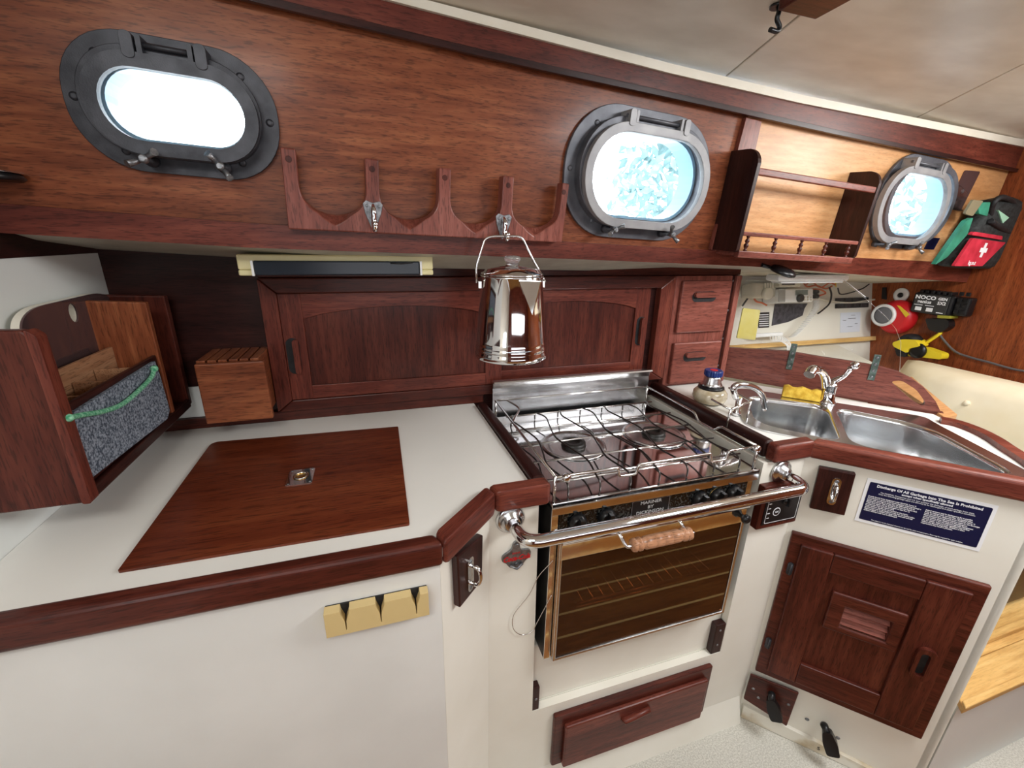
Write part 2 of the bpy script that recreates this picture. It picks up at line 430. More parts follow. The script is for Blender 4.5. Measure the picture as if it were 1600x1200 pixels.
HOLES = [(FLB[k][0], FLB[k][1], p[2], p[3]) for k, p in enumerate(ports)]
def hole(p, grow=0.0):
    return rrect(p[0], p[1], p[2] + grow, p[3] + grow, (p[3] + grow) * 0.49, 8)
struct('wall_cabin_side', MB().prism(CAB, span(f_bot, c_top, A0, AD1), -0.03, 0, [hole(HOLES[0], 0.01), hole(HOLES[1], 0.01)]), W['csx'],
       label='dark red-brown veneered cabin side around the two left portholes')
struct('wall_cabin_side_forward', MB().prism(CAB, span(f_bot, c_top, AD1, A1), -0.03, 0, [hole(HOLES[2], 0.01)]), W['orx'],
       label='orange-brown veneered cabin side behind the hanging shelf')
struct('trim_1', MB().prism(CAB, span(f_bot, f_top, A0, A1 - 0.02), 0.0, 0.014), W['trx'], 0.003, label='red teak fascia under the cabin side')
struct('trim_2', MB().prism(CAB, span(t_low, c_low, A0, A1), 0.0, 0.016), W['trx'], 0.004, label='teak batten along the top of the cabin side')
struct('trim_3', MB().prism(CAB, span(lambda a: t_low(a) - 0.006, lambda a: t_low(a) + 0.006, A0, A1), 0.016, 0.026), W['dkx'], 0.003, label='thin rounded teak bead under the top batten')
struct('trim_4', MB().prism(CAB, span(c_low, c_top, A0, A1), 0.0, 0.024), creamtrim, 0.003, label='cream strip between batten and headliner')
struct('trim_5', MB().prism(CAB, CAB.qs([(1160, 184), (1184, 190), (1140, 394), (1106, 390)]), 0.0, 0.013), W['pkz'], 0.002, label='upright teak cover strip between the cabin side panels')
struct('trim_6', MB().prism(CAB, [(A1 - 0.09, f_top(A1) + 0.01), (A1, f_top(A1) + 0.01), (A1, t_low(A1)), (A1 - 0.09, t_low(A1))], 0.0, 0.008), W['trx'], 0.002, label='teak end piece where cabin side meets right bulkhead')

# headliner, three vinyl panels with open seams
CE = Frame((0, 1.0, 1.807), (1, 0, -0.008), (0, 1, -0.05))
s1a, s1b = CE.q(1128, 125), CE.q(1278, 0); s2a, s2b = CE.q(1430, 185), CE.q(1600, 100)
def ext(p, q, b): t = (b - p[1]) / (q[1] - p[1]); return (p[0] + (q[0] - p[0]) * t, b)
YB, YN = 0.20, -2.4
def seam(p, q, off): 
    far = ext(p, q, YB); near = (ext(p, q, -0.9)[0], YN)
    return [(far[0] + off, far[1]), (p[0] + off, p[1]), (q[0] + off, q[1]), (near[0] + off, near[1])]
ceil = D.objects.new('ceiling', None); COL.objects.link(ceil); ceil.location = (0.8, 0, 1.8); ceil['kind'] = 'structure'
ceil['label'] = 'cream vinyl headliner in stretched panels'
g = 0.0022
struct('headliner_panel', MB().prism(CE, [(-0.9, YB)] + seam(s1a, s1b, -g) + [(-0.9, YN)], 0, 0.012), liner, 0.002, ceil)
struct('headliner_panel', MB().prism(CE, seam(s1a, s1b, g) + list(reversed(seam(s2a, s2b, -g))), 0, 0.012), liner, 0.002, ceil)
struct('headliner_panel', MB().prism(CE, seam(s2a, s2b, g) + [(2.8, YN), (2.8, YB)], 0, 0.012), liner, 0.002, ceil)
struct('backing_board', MB().prism(CE, [(-0.9, YN), (2.8, YN), (2.8, YB), (-0.9, YB)], 0.014, 0.03), blackmat, 0, ceil)

# deckhead under the side deck (seen as a sliver under the fascia)
fr = [(20, 364), (60, 366), (150, 371), (300, 380), (400, 386), (700, 398), (920, 405), (1180, 416), (1370, 430), (1500, 438)]
re_ = [(25, 366), (60, 376), (150, 389), (300, 398), (400, 404), (700, 421), (920, 424), (1180, 428)]
f3 = [CAB.at(x, y, -0.001) for x, y in fr]
r3 = [LEFT.at(*re_[0]), LEFT.at(*re_[1])] + [BACK.at(x, y, -0.001) for x, y in re_[2:]] + [HULL.at(1370, 443), RIGHT.at(1512, 433)]
r3[7] = HULL.at(1190, 432)
def strip(mb, A, B, th):
    n = len(A)
    vs = A + B + [p + th for p in A] + [p + th for p in B]; fs = []
    for i in range(n - 1):
        fs += [(i, n + i, n + i + 1, i + 1), (2 * n + i, 2 * n + i + 1, 3 * n + i + 1, 3 * n + i), (i, i + 1, 2 * n + i + 1, 2 * n + i), (n + i, 3 * n + i, 3 * n + i + 1, n + i + 1)]
    fs += [(0, 2 * n, 3 * n, n), (n - 1, 2 * n - 1, 4 * n - 1, 3 * n - 1)]
    return mb.add(vs, fs)
struct('ceiling_side_deck', strip(MB(), f3, r3, Vector((0, 0, 0.012))), deckhead, label='cream painted underside of the side deck')

# left bulkhead: white with wood upper part
zt = 1.354
struct('wall_left', MB().box(LEFT, 0.25, 1.2295, FLOOR, zt - .0005, -0.03, 0), whitew, label='white bulkhead at the left end of the counter')
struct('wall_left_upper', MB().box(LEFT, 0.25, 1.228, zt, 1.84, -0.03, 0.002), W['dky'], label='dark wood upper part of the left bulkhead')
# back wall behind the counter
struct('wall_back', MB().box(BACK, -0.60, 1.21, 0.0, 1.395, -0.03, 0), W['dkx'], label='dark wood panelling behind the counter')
struct('trim_7', MB().box(BACK, -0.573, 0.30, 0.920, 0.948, 0, 0.016), W['tkx'], 0.003, label='wood strip where counter meets the back wall')
struct('trim_8', MB().box(BACK, -0.573, -0.44, 0.949, 1.03, 0, 0.004), whitew, label='small white panel left of the knife block')
# hull side of the chart table corner, right bulkhead
struct('wall_hull', MB().box(HULL, 1.16, 2.36, -0.6, 0.34, -0.03, 0), cream, label='cream hull side of the chart table corner')
struct('wall_left_near', MB().box(faceY(0.25), -0.85, -0.576, FLOOR, 1.86, -.03, 0), cream, label='cream return of the left bulkhead')
struct('wall_right', MB().prism(RIGHT, [(-1.62, FLOOR), (1.45, FLOOR), (1.45, 1.84), (-1.19, 1.84), (-1.19, 1.33), (-1.62, 1.30)], -0.03, 0), W['bhz'], label='reddish wood bulkhead at the right end')
struct('wall_cabinet_end', MB().box(Frame((1.20, 1.23, 0), Y, Z), -0.0, 0.33, 0.0, 1.33, -0.012, 0.0), W['tkz'], label='wood end panel behind the drawers')
# rest of the cabin behind the camera
struct('wall_opposite', MB().box(faceY(-1.45), -0.9, 2.7, FLOOR, 1.9, -0.02, 0), W['trx'], label='wood settee side of the cabin behind the camera')
struct('wall_aft', MB().prism(Frame((-0.85, 0, 0), Y, Z), [(-1.5, FLOOR), (.25, FLOOR), (.25, 1.86), (-1.5, 1.86)], -0.03, 0, [[(-.9, 1.35), (-.35, 1.35), (-.35, 1.8), (-.9, 1.8)]]), cream, label='cream aft wall with the companionway opening')

# ------------------------------------------------------------------ portlights
def make_port(i, p, lab, fm, gm):
    a, b, w_, h_ = p
    ac, bc, wf, hf = FLB[i - 1]
    root = D.objects.new('window_%d' % i, None); COL.objects.link(root); root.location = CAB.w(a, b, 0)
    root['kind'] = 'structure'; root['label'] = lab
    fl = 0.050
    part('flange', MB().prism(CAB, rrect(ac, bc, wf, hf, hf * .46, 10), 0.0005, 0.010, [rrect(ac, bc, w_ + .012, h_ + .012, (h_ + .012) * .49, 8)]), fm, root, 0.002)
    part('flange_lip', MB().prism(CAB, rrect(ac, bc, w_ + 0.052, h_ + 0.052, (h_ + .052) * .48, 10), 0.010, 0.034, [rrect(ac, bc, w_ + .014, h_ + .014, (h_ + .014) * .49, 8)]), fm, root, 0.002)
    part('spigot', MB().prism(CAB, rrect(ac, bc, w_ + .010, h_ + .010, h_ * .49, 8), -0.045, 0.010, [rrect(ac, bc, w_ - .002, h_ - .002, h_ * .489, 8)]), spigot, root)
    part('glass_frame', MB().prism(CAB, rrect(a, b, w_ + 0.040, h_ + 0.040, (h_ + .04) * .485, 10), 0.034, GC + 0.004, [rrect(a, b, w_, h_, h_ * .49, 8)]), gm, root, 0.0025)
    part('pane', MB().prism(CAB, rrect(a, b, w_ + .004, h_ + .004, h_ * .49, 8), 0.037, 0.041), glass, root)
    top = b + h_ / 2 + 0.020; bot = b - h_ / 2 - 0.020
    for s in (-1, 1):
        hx = a + s * w_ * 0.24
        part('hinge_lug', MB().prism(CAB, rrect(hx, top + 0.008, 0.016, 0.034, 0.006, 3), 0.011, 0.052), gm, root, 0.002)
        part('hinge_arm', MB().prism(CAB, rrect(hx - s * 0.014, top + 0.004, 0.007, 0.040, 0.003, 3), 0.011, 0.049), gm, root, 0.001)
    part('hinge_pin', MB().tube([CAB.w(a - w_ * .27, top + 0.012, 0.040), CAB.w(a + w_ * .27, top + 0.012, 0.040)], 0.0042, 10), fm, root)
    for s in (-1, 1):
        dx = a + s * w_ * 0.27; o = CAB.w(dx, bot - 0.006, 0.012)
        dg = part('dog_bolt', MB().lathe(o, CAB.uz, [(0.010, 0), (0.010, 0.012), (0.005, 0.014), (0.005, 0.052)], 14), bronze, root)
        ang = 0.5 if s < 0 else -0.9
        wv = CAB.ux * math.cos(ang) + CAB.uy * math.sin(ang)
        o2 = o + CAB.uz * 0.046
        wn = MB().lathe(o2 - CAB.uz * .006, CAB.uz, [(0.007, 0), (0.007, 0.012), (0.004, 0.014)], 12)
        for q in (-1, 1):
            wn.tube([o2 + wv * q * .004, o2 + wv * q * .014 + CAB.uz * .005, o2 + wv * q * .022 + CAB.uz * .012], [0.004, 0.0045, 0.006], 8)
        part('wing_nut', wn, pewter, dg)
    for (sx, sy) in ((-1, 0), (1, 0), (-.72, .78), (.72, .78), (-.62, -.86), (.62, -.86)):
        o = CAB.w(ac + sx * (wf / 2 - .014), bc + sy * (hf / 2 - .018), 0.010)
        part('bolt_head', MB().lathe(o, CAB.uz, [(0.0065, 0), (0.006, 0.002), (0.003, 0.0035)], 12), fm, root)
    return root
make_port(1, ports[0], 'leftmost porthole, dark frame glowing white with daylight', bronze, bronze)
flg = noisy('blue_grey_flange', (.085, .09, .105), (.15, .155, .175), 22, .4, .3, bump=.1, bscale=500)
make_port(2, ports[1], 'middle porthole with grey frame and wing nuts', flg, greyframe)
make_port(3, ports[2], 'right porthole partly hidden by the hanging shelf', flg, greyframe)

# ------------------------------------------------------------------ outdoors, seen through the portholes
part('side_deck', MB().prism(Frame((0, 0, 1.402), (1, 0, -.035), Y), [(-2, .90), (2.5, 1.26), (6, 1.7), (6, 2.6), (-2, 2.2)], 0, .02), whitepl, label='white side deck outside the portholes', kind='structure', bevel=0.004)
for x0, y0, s in ((2.6, 9.0, 1.5), (6.2, 8.5, 1.4), (13.5, 9.5, 1.9)):
    t = thing('tree', {2.6: 'pale tree far outside the middle porthole, left of two', 6.2: 'pale tree outside, right of the middle porthole view', 13.5: 'pale tree far outside the right porthole'}[x0], 'tree', (x0, y0, -1.0))
    part('trunk', MB().tube([(x0, y0, -1), (x0 + .1, y0, 1.2), (x0, y0 + .1, 2.8)], [.14, .10, .05], 8), leaves, t)
    mb = MB(); rnd = random.Random(int(x0 * 10))
    for k in range(420):
        th = rnd.uniform(0, 6.28); ph = rnd.uniform(-1, 1); rr = s * rnd.uniform(.5, 1.0)
        c = Vector((x0 + rr * math.cos(th) * math.sqrt(1 - ph * ph), y0 + rr * math.sin(th) * math.sqrt(1 - ph * ph), 2.6 + rr * .8 * ph))
        u = Vector((rnd.uniform(-1, 1), rnd.uniform(-1, 1), rnd.uniform(-1, 1))).normalized() * .16; v = u.cross(Vector((rnd.uniform(-1, 1), .3, .5))).normalized() * .07
        mb.add([c - u, c + v, c + u, c - v], [(0, 1, 2, 3)])
    part('foliage', mb, leaves, t)

# ------------------------------------------------------------------ galley base cabinets
bx = OPL, OPR, OPB = 0.300, 0.892, 0.262
t = thing('galley_cabinet', 'cream galley base cabinet below the white counter and around the stove', 'cabinet', (0.1, 0.9, FLOOR))
P1z = 0.8855
part('front_panel', MB().box(P1, -0.574, 0.072, FLOOR, P1z, -0.02, 0), grey_white, t)
part('corner_panel', MB().box(JOG, 0.001, 0.166, FLOOR, P1z, -0.02, 0), cream, t)
part('stove_surround', MB().prism(P2, [(0.186, FLOOR), (1.03, FLOOR), (1.03, P1z), (OPR, P1z), (OPR, OPB), (OPL + .004, OPB), (OPL - .004, P1z), (0.186, P1z)], -0.02, 0), cream, t)
part('recess_side', MB().box(Frame((0.296, 0.70, 0), Y, Z), 0.021, 0.528, 0.0, 0.8855, -0.012, 0.0), cream, t)
part('recess_side', MB().box(Frame((0.914, 0.70, 0), Y, Z), 0.041, 0.528, 0.0, 0.8855, -0.018, 0.0), cream, t)
part('recess_floor', MB().box(level(0.25), 0.29, 0.90, 0.70 + .041, 1.2285, 0.0, 0.012), cream, t)
part('recess_riser', MB().box(faceY(0.742), 0.298, 0.894, 0.263, 0.4545, -0.48, 0.0), cream, t, 0.004)
part('toe_strip', MB().prism(Frame((0, 0, 0), Y, Z), [(0.72 - .026, FLOOR), (0.7195, FLOOR), (0.7195, 0.035)], 0.186, 1.015), cream, t)

t = thing('sink_cabinet', 'cream angled sink cabinet with louvered teak door at the right', 'cabinet', P3.w(0.15, FLOOR, 0))
dq = [(1240, 828), (1547, 912), (1437, 1150), (1178, 1040)]
a_, b_ = zip(*P3.qs(dq)); dL, dR, dB, dT = (a_[0] + a_[3]) / 2, (a_[1] + a_[2]) / 2, (b_[2] + b_[3]) / 2, (b_[0] + b_[1]) / 2
part('front_panel', MB().prism(P3, [(0.004, FLOOR), (0.447, FLOOR), (0.447, 0.8855), (0.004, 0.8855)], -0.02, 0, [[(dL + .02, dB + .02), (dR - .02, dB + .02), (dR - .02, dT - .02), (dL + .02, dT - .02)]]), cream, t)
part('end_panel', MB().box(Frame(P3.w(0.447, 0, 0), (0.724, 0.69, 0), Z), 0.0, 0.36, FLOOR, 0.8855, -0.02, -0.0005), cream, t, 0.002)
part('stained_foot', MB().prism(P3, [(0.01, FLOOR), (0.43, FLOOR), (0.43, -0.03), (0.01, 0.0)], 0.0, 0.012), noisy('stained_cream', (.80, .77, .68), (.50, .38, .20), 9, .5, lo=.52, hi=.70), t, 0.004)
fw = 0.030
part('door_frame', MB().prism(P3, [(dL, dB), (dR, dB), (dR, dT), (dL, dT)], 0.0005, 0.014, [[(dL + fw, dB + fw), (dR - fw, dB + fw), (dR - fw, dT - fw), (dL + fw, dT - fw)]]), W['tkd'], t, 0.003)
dr = D.objects.new('door', None); COL.objects.link(dr); dr.parent = t; dr.location = P3.w(dL + .02, dB + .02, 0) - t.location
i0, i1, j0, j1 = dL + .026, dR - .026, dB + .026, dT - .026
sw = 0.072
part('door_stile', MB().box(P3, i0, i0 + sw, j0, j1, 0.002, 0.024), W['tkz'], dr, 0.003)
part('door_stile', MB().box(P3, i1 - sw - .012, i1, j0, j1, 0.002, 0.024), W['tkz'], dr, 0.003)
part('door_rail', MB().box(P3, i0 + sw, i1 - sw - .012, j1 - sw * .8, j1, 0.002, 0.0235), W['tkd'], dr, 0.003)
part('door_rail', MB().box(P3, i0 + sw, i1 - sw - .012, j0, j0 + sw, 0.002, 0.0235), W['tkd'], dr, 0.003)
pa0, pa1, pb0, pb1 = i0 + sw, i1 - sw - .012, j0 + sw, j1 - sw * .8
lv = P3.qs([(1320, 945), (1393, 972), (1380, 1000), (1312, 968)], 0.012)
la0, la1 = (lv[0][0] + lv[3][0]) / 2, (lv[1][0] + lv[2][0]) / 2; lb1 = (lv[0][1] + lv[1][1]) / 2 + .004; lb0 = (lv[2][1] + lv[3][1]) / 2 - .006
part('door_panel', MB().prism(P3, [(pa0, pb0), (pa1, pb0), (pa1, pb1), (pa0, pb1)], 0.002, 0.012, [[(la0, lb0), (la1, lb0), (la1, lb1), (la0, lb1)]]), W['tkz'], dr, 0.001)
part('raised_moulding', MB().prism(P3, [(la0 - .035, lb0 - .02), (pa1 - .006, lb0 - .02), (pa1 - .006, lb1 + .035), (la0 - .035, lb1 + .035)], 0.012, 0.024, [[(la0, lb0), (la1, lb0), (la1, lb1), (la0, lb1)]]), W['tkd'], dr, 0.004)
nl = 3
for k in range(nl):
    zc = lb0 + (lb1 - lb0) * (k + .5) / nl
    F = Frame(P3.w((la0 + la1) / 2, zc, 0.010), P3.ux, P3.uy * 0.75 + P3.uz * -0.66)
    part('louver', MB().box(F, -(la1 - la0) / 2, (la1 - la0) / 2, -0.0105, 0.0105, -0.0018, 0.0018), W['pkd'], dr, 0.001)
hq = P3.q(1441, 1035, 0.024)
part('finger_pull', MB().prism(P3, rrect(hq[0], hq[1], 0.040, 0.100, 0.0195, 6), 0.0245, 0.036, [rrect(hq[0] - .002, hq[1], 0.018, 0.072, 0.0088, 6)]), W['tkz'], dr, 0.002)
part('finger_recess_shade', MB().prism(P3, rrect(hq[0] - .002, hq[1], 0.018, 0.072, 0.0088, 6), 0.0242, 0.0250), blackmat, dr)  # flat black plate stands for the shade inside the finger hole
for px, py in ((1234, 888), (1200, 1004)):
    a, b = P3.q(px, py, .014)
    part('hinge', MB().prism(P3, rrect(a, b, 0.014, 0.040, 0.006, 3), 0.0135, 0.0172).tube([P3.w(a + .002, b - .018, .018), P3.w(a + .002, b + .018, .018)], .003, 8), bronze, t, label='small dark bronze hinge')

# drawer below stove
(a0, b0), (a1, b1) = P2.q(863.5, 1113.5), P2.q(1109.5, 1034)
t = thing('drawer', 'teak drawer with finger bar in the cream panel under the stove', 'drawer', P2.w((a0 + a1) / 2, 0.046, 0))
part('outer_frame', MB().prism(P2, [(a0, .046), (a1, .046), (a1, b0), (a0, b0)], 0.0006, 0.014), W['tkx'], t, 0.004)
part('drawer_front', MB().box(P2, a0 + .028, a1 - .022, .048, b0 - .030, 0.0142, 0.028), W['trx'], t, 0.004)
p0, p1 = P2.at(976, 1127, 0.036), P2.at(1014, 1109, 0.036)
part('finger_bar', MB().tube([p0 + Y * .011, p0, p1, p1 + Y * .011], 0.0085, 10), W['trx'], t)

# ------------------------------------------------------------------ left worktop
t = thing('worktop', 'white laminate counter with teak edge around the brown hatch', 'worktop', (-0.1, 0.95, 0.90))
part('laminate_top', MB().prism(WORLD, [(-0.574, 0.590), (0.080, 0.590), (0.196, 0.708), (0.282, 0.708), (0.269, 1.229), (-0.574, 1.229)], 0.901, 0.920,
     ), white, t)
ZB, ZT = 0.886, 0.934
def rail(outer, inner, mat, root, nm='edge_rail'):
    part(nm, MB().prism(WORLD, outer + inner, ZB, ZT), mat, root, 0.009, 4)
o1, i1_ = [(-0.574, 0.583), (0.078, 0.583)], [(0.066, 0.614), (-0.574, 0.614)]
rail(o1, i1_, W['tkx'], t)
rail([(0.0785, 0.583), (0.198, 0.701)], [(0.188, 0.732), (0.0665, 0.614)], W['tkj'], t)
rail([(0.1985, 0.701), (0.315, 0.701)], [(0.315, 0.732), (0.1885, 0.732)], W['trx'], t)
part('edge_rail', MB().prism(WORLD, [(0.2835, 0.7325), (0.315, 0.7325), (0.300, 1.183), (0.272, 1.183)], ZB, ZT), W['dky'], t, 0.009, 4)
# hatch lid
h = [WORLD.w(*level(.924).q(x, y), .92) for x, y in ((183, 893), (640, 818.5), (622, 666.5), (331, 691))]
t = thing('hatch_lid', 'large brown wooden icebox lid with chrome ring pull set in white counter', 'hatch', ((h[0] + h[2]) / 2))
part('lid_board', MB().prism(WORLD, roundpoly([(p.x, p.y) for p in h], [.004, .004, .004, .02]), 0.9203, 0.9245), W['hatch'], t, 0.001)
a, b = level(.925).q(470, 745)
part('pull_plate', MB().prism(WORLD, rrect(a, b, .050, .062, .003, 2), .9246, .9262, [rrect(a, b + .002, .030, .036, .0149, 6)]), chrome, t, .0004)
part('pull_cup', MB().prism(WORLD, rrect(a, b + .002, .030, .036, .0149, 6), .9247, .9251), brass, t)
part('pull_ring', MB().tube([WORLD.w(a + .012 * math.cos(q * math.pi / 8), b + .002 + .014 * math.sin(q * math.pi / 8), .9266) for q in range(16)], .0018, 8, True), chrome, t)
for sx in (-1, 1):
    for sy in (-1, 1): part('screw', MB().lathe((a + sx * .020, b + sy * .026, .9262), Z, [(.0028, 0), (.002, .0008)], 8), pewter, t)

# ------------------------------------------------------------------ right worktop with sink
wt = thing('worktop', 'white counter section with teak edge holding the double sink', 'worktop', (1.2, 0.9, 0.90))
L94 = level(0.940)
pr = [WORLD.w(*L94.q(x, y), 0) for x, y in ((1481, 653), (1530, 661), (1600, 706))]
RIM = 0.9225
bl = [SK.q(x, y, 0) for x, y in ((1166, 622), (1176, 662), (1308, 690), (1291, 634))]     # left basin, clockwise from back left
brn = [SK.q(x, y, 0) for x, y in ((1303, 636), (1326, 693), (1588, 745), (1556, 728), (1440, 664))]
uD = 0.088
BLp = roundpoly([(-0.150, 0.32), (-0.120, 0.070), (uD - .008, 0.046), (uD - .008, 0.345)], [.05, .06, .05, .05])
BRp = roundpoly([(uD + .008, 0.345), (uD + .008, 0.046), (0.388, 0.040), (0.394, 0.075), (0.305, 0.308)], [.05, .05, .03, .03, .07])
rimp = roundpoly([(-0.185, 0.395), (-0.150, 0.050), (-.10, 0.0215), (0.432, 0.0215), (0.430, 0.080), (0.335, 0.345), (0.325, 0.395)], [.05, .05, .02, .02, .03, .05, .03])
cpoly_w = [(0.926, 1.229), (0.926, 0.735), (1.03, 0.728), tuple(SK.w(0.44, 0.0)[:2]), tuple(SK.w(0.448, 0.10)[:2]), tuple(SK.w(0.43, 0.26)[:2]), tuple(SK.w(0.39, .36)[:2]), (1.60, 0.775), (1.215, 1.229)]
cp = [SK.q(0, 0)] and [((Vector((x, y, .92)) - SK.o).dot(SK.ux), (Vector((x, y, .92)) - SK.o).dot(SK.uy)) for x, y in cpoly_w]
part('laminate_top', MB().prism(SK, cp, -0.019, 0.0, [[(p[0], p[1]) for p in rimp]]), white, wt)
rail([(0.909, 0.706), (1.036, 0.706)], [(1.043, 0.738), (0.9085 + .03, 0.738), (0.9085, 0.738)], W['trx'], wt)
part('edge_rail', MB().prism(WORLD, [(0.909, 0.7385), (0.939, 0.7385), (0.939, 1.229), (0.909, 1.229)], ZB, ZT), W['dky'], wt, 0.009, 4)
part('edge_rail', MB().prism(SK, [(0.006, -0.014), (0.4475, -0.014), (0.4475, 0.020), (0.018, 0.020)], ZB - .92, ZT - .92), W['trd'], wt, 0.009, 4)
path = [Vector((*SK.w(*p)[:2], .91)) for p in ((0.462, 0.004), (0.452, 0.06), (0.448, 0.14), (0.438, 0.215), (0.432, 0.27), (0.415, 0.325), (0.385, 0.365), (0.352, 0.372))]
pts = smooth_path(path, 6)
outs, ins = [], []
for i, p in enumerate(pts):
    tt = (pts[min(i + 1, len(pts) - 1)] - pts[max(i - 1, 0)]).normalized(); n_ = Vector((tt.y, -tt.x, 0))
    outs.append((p.x + n_.x * .015, p.y + n_.y * .015)); ins.append((p.x - n_.x * .015, p.y - n_.y * .015))
part('edge_rail', MB().prism(WORLD, outs + list(reversed(ins)), ZB, ZT), W['trd'], wt, 0.008, 3)

sk = thing('double_sink', 'stainless steel double bowl sink in the angled counter', 'sink', SK.w(0.12, 0.2, -0.15))
part('sink_rim', MB().prism(SK, rimp, 0.0006, 0.004, [BLp, BRp]), steel, sk, 0.0012)
def basin(poly, depth):
    n = len(poly); cx = sum(p[0] for p in poly) / n; cy = sum(p[1] for p in poly) / n
    rings = []
    for k, (sc_, dz) in enumerate(((1.0, 0.003), (0.985, -0.01), (0.955, -depth * .6), (0.93, -depth * .86), (0.89, -depth * .96), (0.80, -depth), (0.2, -depth - .004))):
        rings.append([SK.w(cx + (p[0] - cx) * sc_, cy + (p[1] - cy) * sc_, dz) for p in poly])
    mb = MB().loft(rings, False, True)
    return mb, (cx, cy)
for nm, poly in (('sink_bowl', BLp), ('sink_bowl', BRp)):
    mb, (cx, cy) = basin(poly, 0.15)
    o = part(nm, mb, sinksteel, sk)
    so = o.modifiers.new('thick', 'SOLIDIFY'); so.thickness = 0.0012; so.offset = 1
    part('drain', MB().lathe(SK.w(cx, cy, -0.1535), Z, [(.038, 0), (.036, .003), (.026, .002), (.006, .0015)], 20), chrome, o)

# ------------------------------------------------------------------ faucet
fb = SK.w(*SK.q(1291, 629, 0.004), 0.004)
FA = Frame(fb, P3.ux, Z)
t = thing('mixer_faucet', 'chrome single lever mixer faucet at the back of the sink', 'faucet', fb)
part('base', MB().lathe(fb, Z, [(.026, 0), (.025, .006), (.020, .012), (.018, .05), (.020, .058), (.018, .066)], 24), chrome, t)
def fp(x, y, c=0.0): return FA.at(x, y, c)
part('spout', MB().tube(smooth_path([fp(1291, 606), fp(1289, 590, .01), fp(1282, 580, .03), fp(1270, 578, .06), fp(1264, 586, .08)], 6), [.013] * 8 + [.0125] * 8 + [.015] * 9, 14), chrome, t)
part('lever', MB().tube(smooth_path([fp(1296, 610), fp(1303, 596, -.005), fp(1318, 588, -.005), fp(1330, 575, 0)], 5), [.018, .017, .016, .015, .014, .012, .010, .009, .008, .007, .007, .007, .007, .007, .008, .009], 12).ball(fp(1336, 571, 0), .013), chrome, t)

# hand pump faucet
hb = SK.w(*SK.q(1150, 648, 0.002), 0.002)
FH = Frame(hb, X, Z)
t = thing('pump_faucet', 'slim chrome swan neck spout beside the canister with blue lid', 'faucet', hb)
part('stem', MB().lathe(hb, Z, [(.013, 0), (.012, .01), (.008, .014), (.008, .055)], 16), chrome, t)
part('spout', MB().tube(smooth_path([FH.at(1150, 622), FH.at(1146, 606), FH.at(1158, 601), FH.at(1179, 606), FH.at(1191, 618), FH.at(1195, 640)], 6), .0088, 12), chrome, t)

# ------------------------------------------------------------------ canister with blue lid
cb = level(.9215).at(1107, 628)
t = thing('canister', 'squat glass canister with steel neck and blue screw lid', 'canister', cb)
part('bowl', MB().lathe(cb + Z * .0008, Z, [(.035, 0), (.046, .006), (.052, .02), (.050, .034), (.040, .046)], 28), noisy('marbled_glass', (.45, .36, .22), (.75, .68, .52), 30, .15, coat=.6), t)
part('rubber_seal', MB().lathe(cb + Z * .046, Z, [(.036, 0), (.039, .003), (.038, .008), (.032, .010)], 28), blackpl, t)
part('neck', MB().lathe(cb + Z * .056, Z, [(.034, 0), (.030, .006), (.027, .012), (.025, .028), (.023, .032)], 28), steel, t)
lid = MB(); rings = []
for r_, h_ in ((.024, 0), (.026, .002), (.026, .015), (.0245, .018)):
    rings.append([cb + Z * (.088 + h_) + Vector((math.cos(2 * math.pi * k / 48), math.sin(2 * math.pi * k / 48), 0)) * (r_ + (.0012 if k % 2 else 0)) for k in range(48)])
lid.loft(rings, smooth=False)
part('lid', lid, blue, t)
part('lid_emblem', MB().lathe(cb + Z * .1061, Z, [(.012, 0), (.011, .0006)], 20), red, t, label='red disc on the blue lid')
q0 = cb + Vector((.0, -.045, .05))
t2 = thing('wire_rack', 'thin steel wire caddy around the canister beside the sink', 'rack', cb + Vector((.05, -.03, 0)))
def cbp(x, y, z): return level(z).at(x, y)
part('frame_wire', MB().tube([cbp(1112, 624, .982), cbp(1141, 640, .975)], .003, 8).tube([cbp(1139, 606, .982), cbp(1173, 627, .975), cbp(1141, 640, .975)], .003, 8), wire, t2)
for x, y in ((1141, 640), (1173, 627)):
    p = cbp(x, y, .975); part('leg', MB().tube([p, Vector((p.x, p.y, .924))], .0028, 8), wire, t2)

# sponge on the sink rim
sb_ = SK.q(1250, 622, .006)
mb = MB(); rings = []
for i in range(9):
    u = -0.052 + .104 * i / 8
    wv = .004 * math.sin(i * 1.9)
    rings.append([SK.w(sb_[0] + u, sb_[1] + x_, .0055 + z_ + (wv if z_ > .01 else 0)) for x_, z_ in ((-.012, 0), (-.014, .018), (-.008, .034), (.008, .036), (.013, .018), (.011, 0))])
mb.loft(rings)
part('sponge', mb, spongem, None, 0.002, label='yellow sponge standing on the back rim of the sink', cat='sponge')

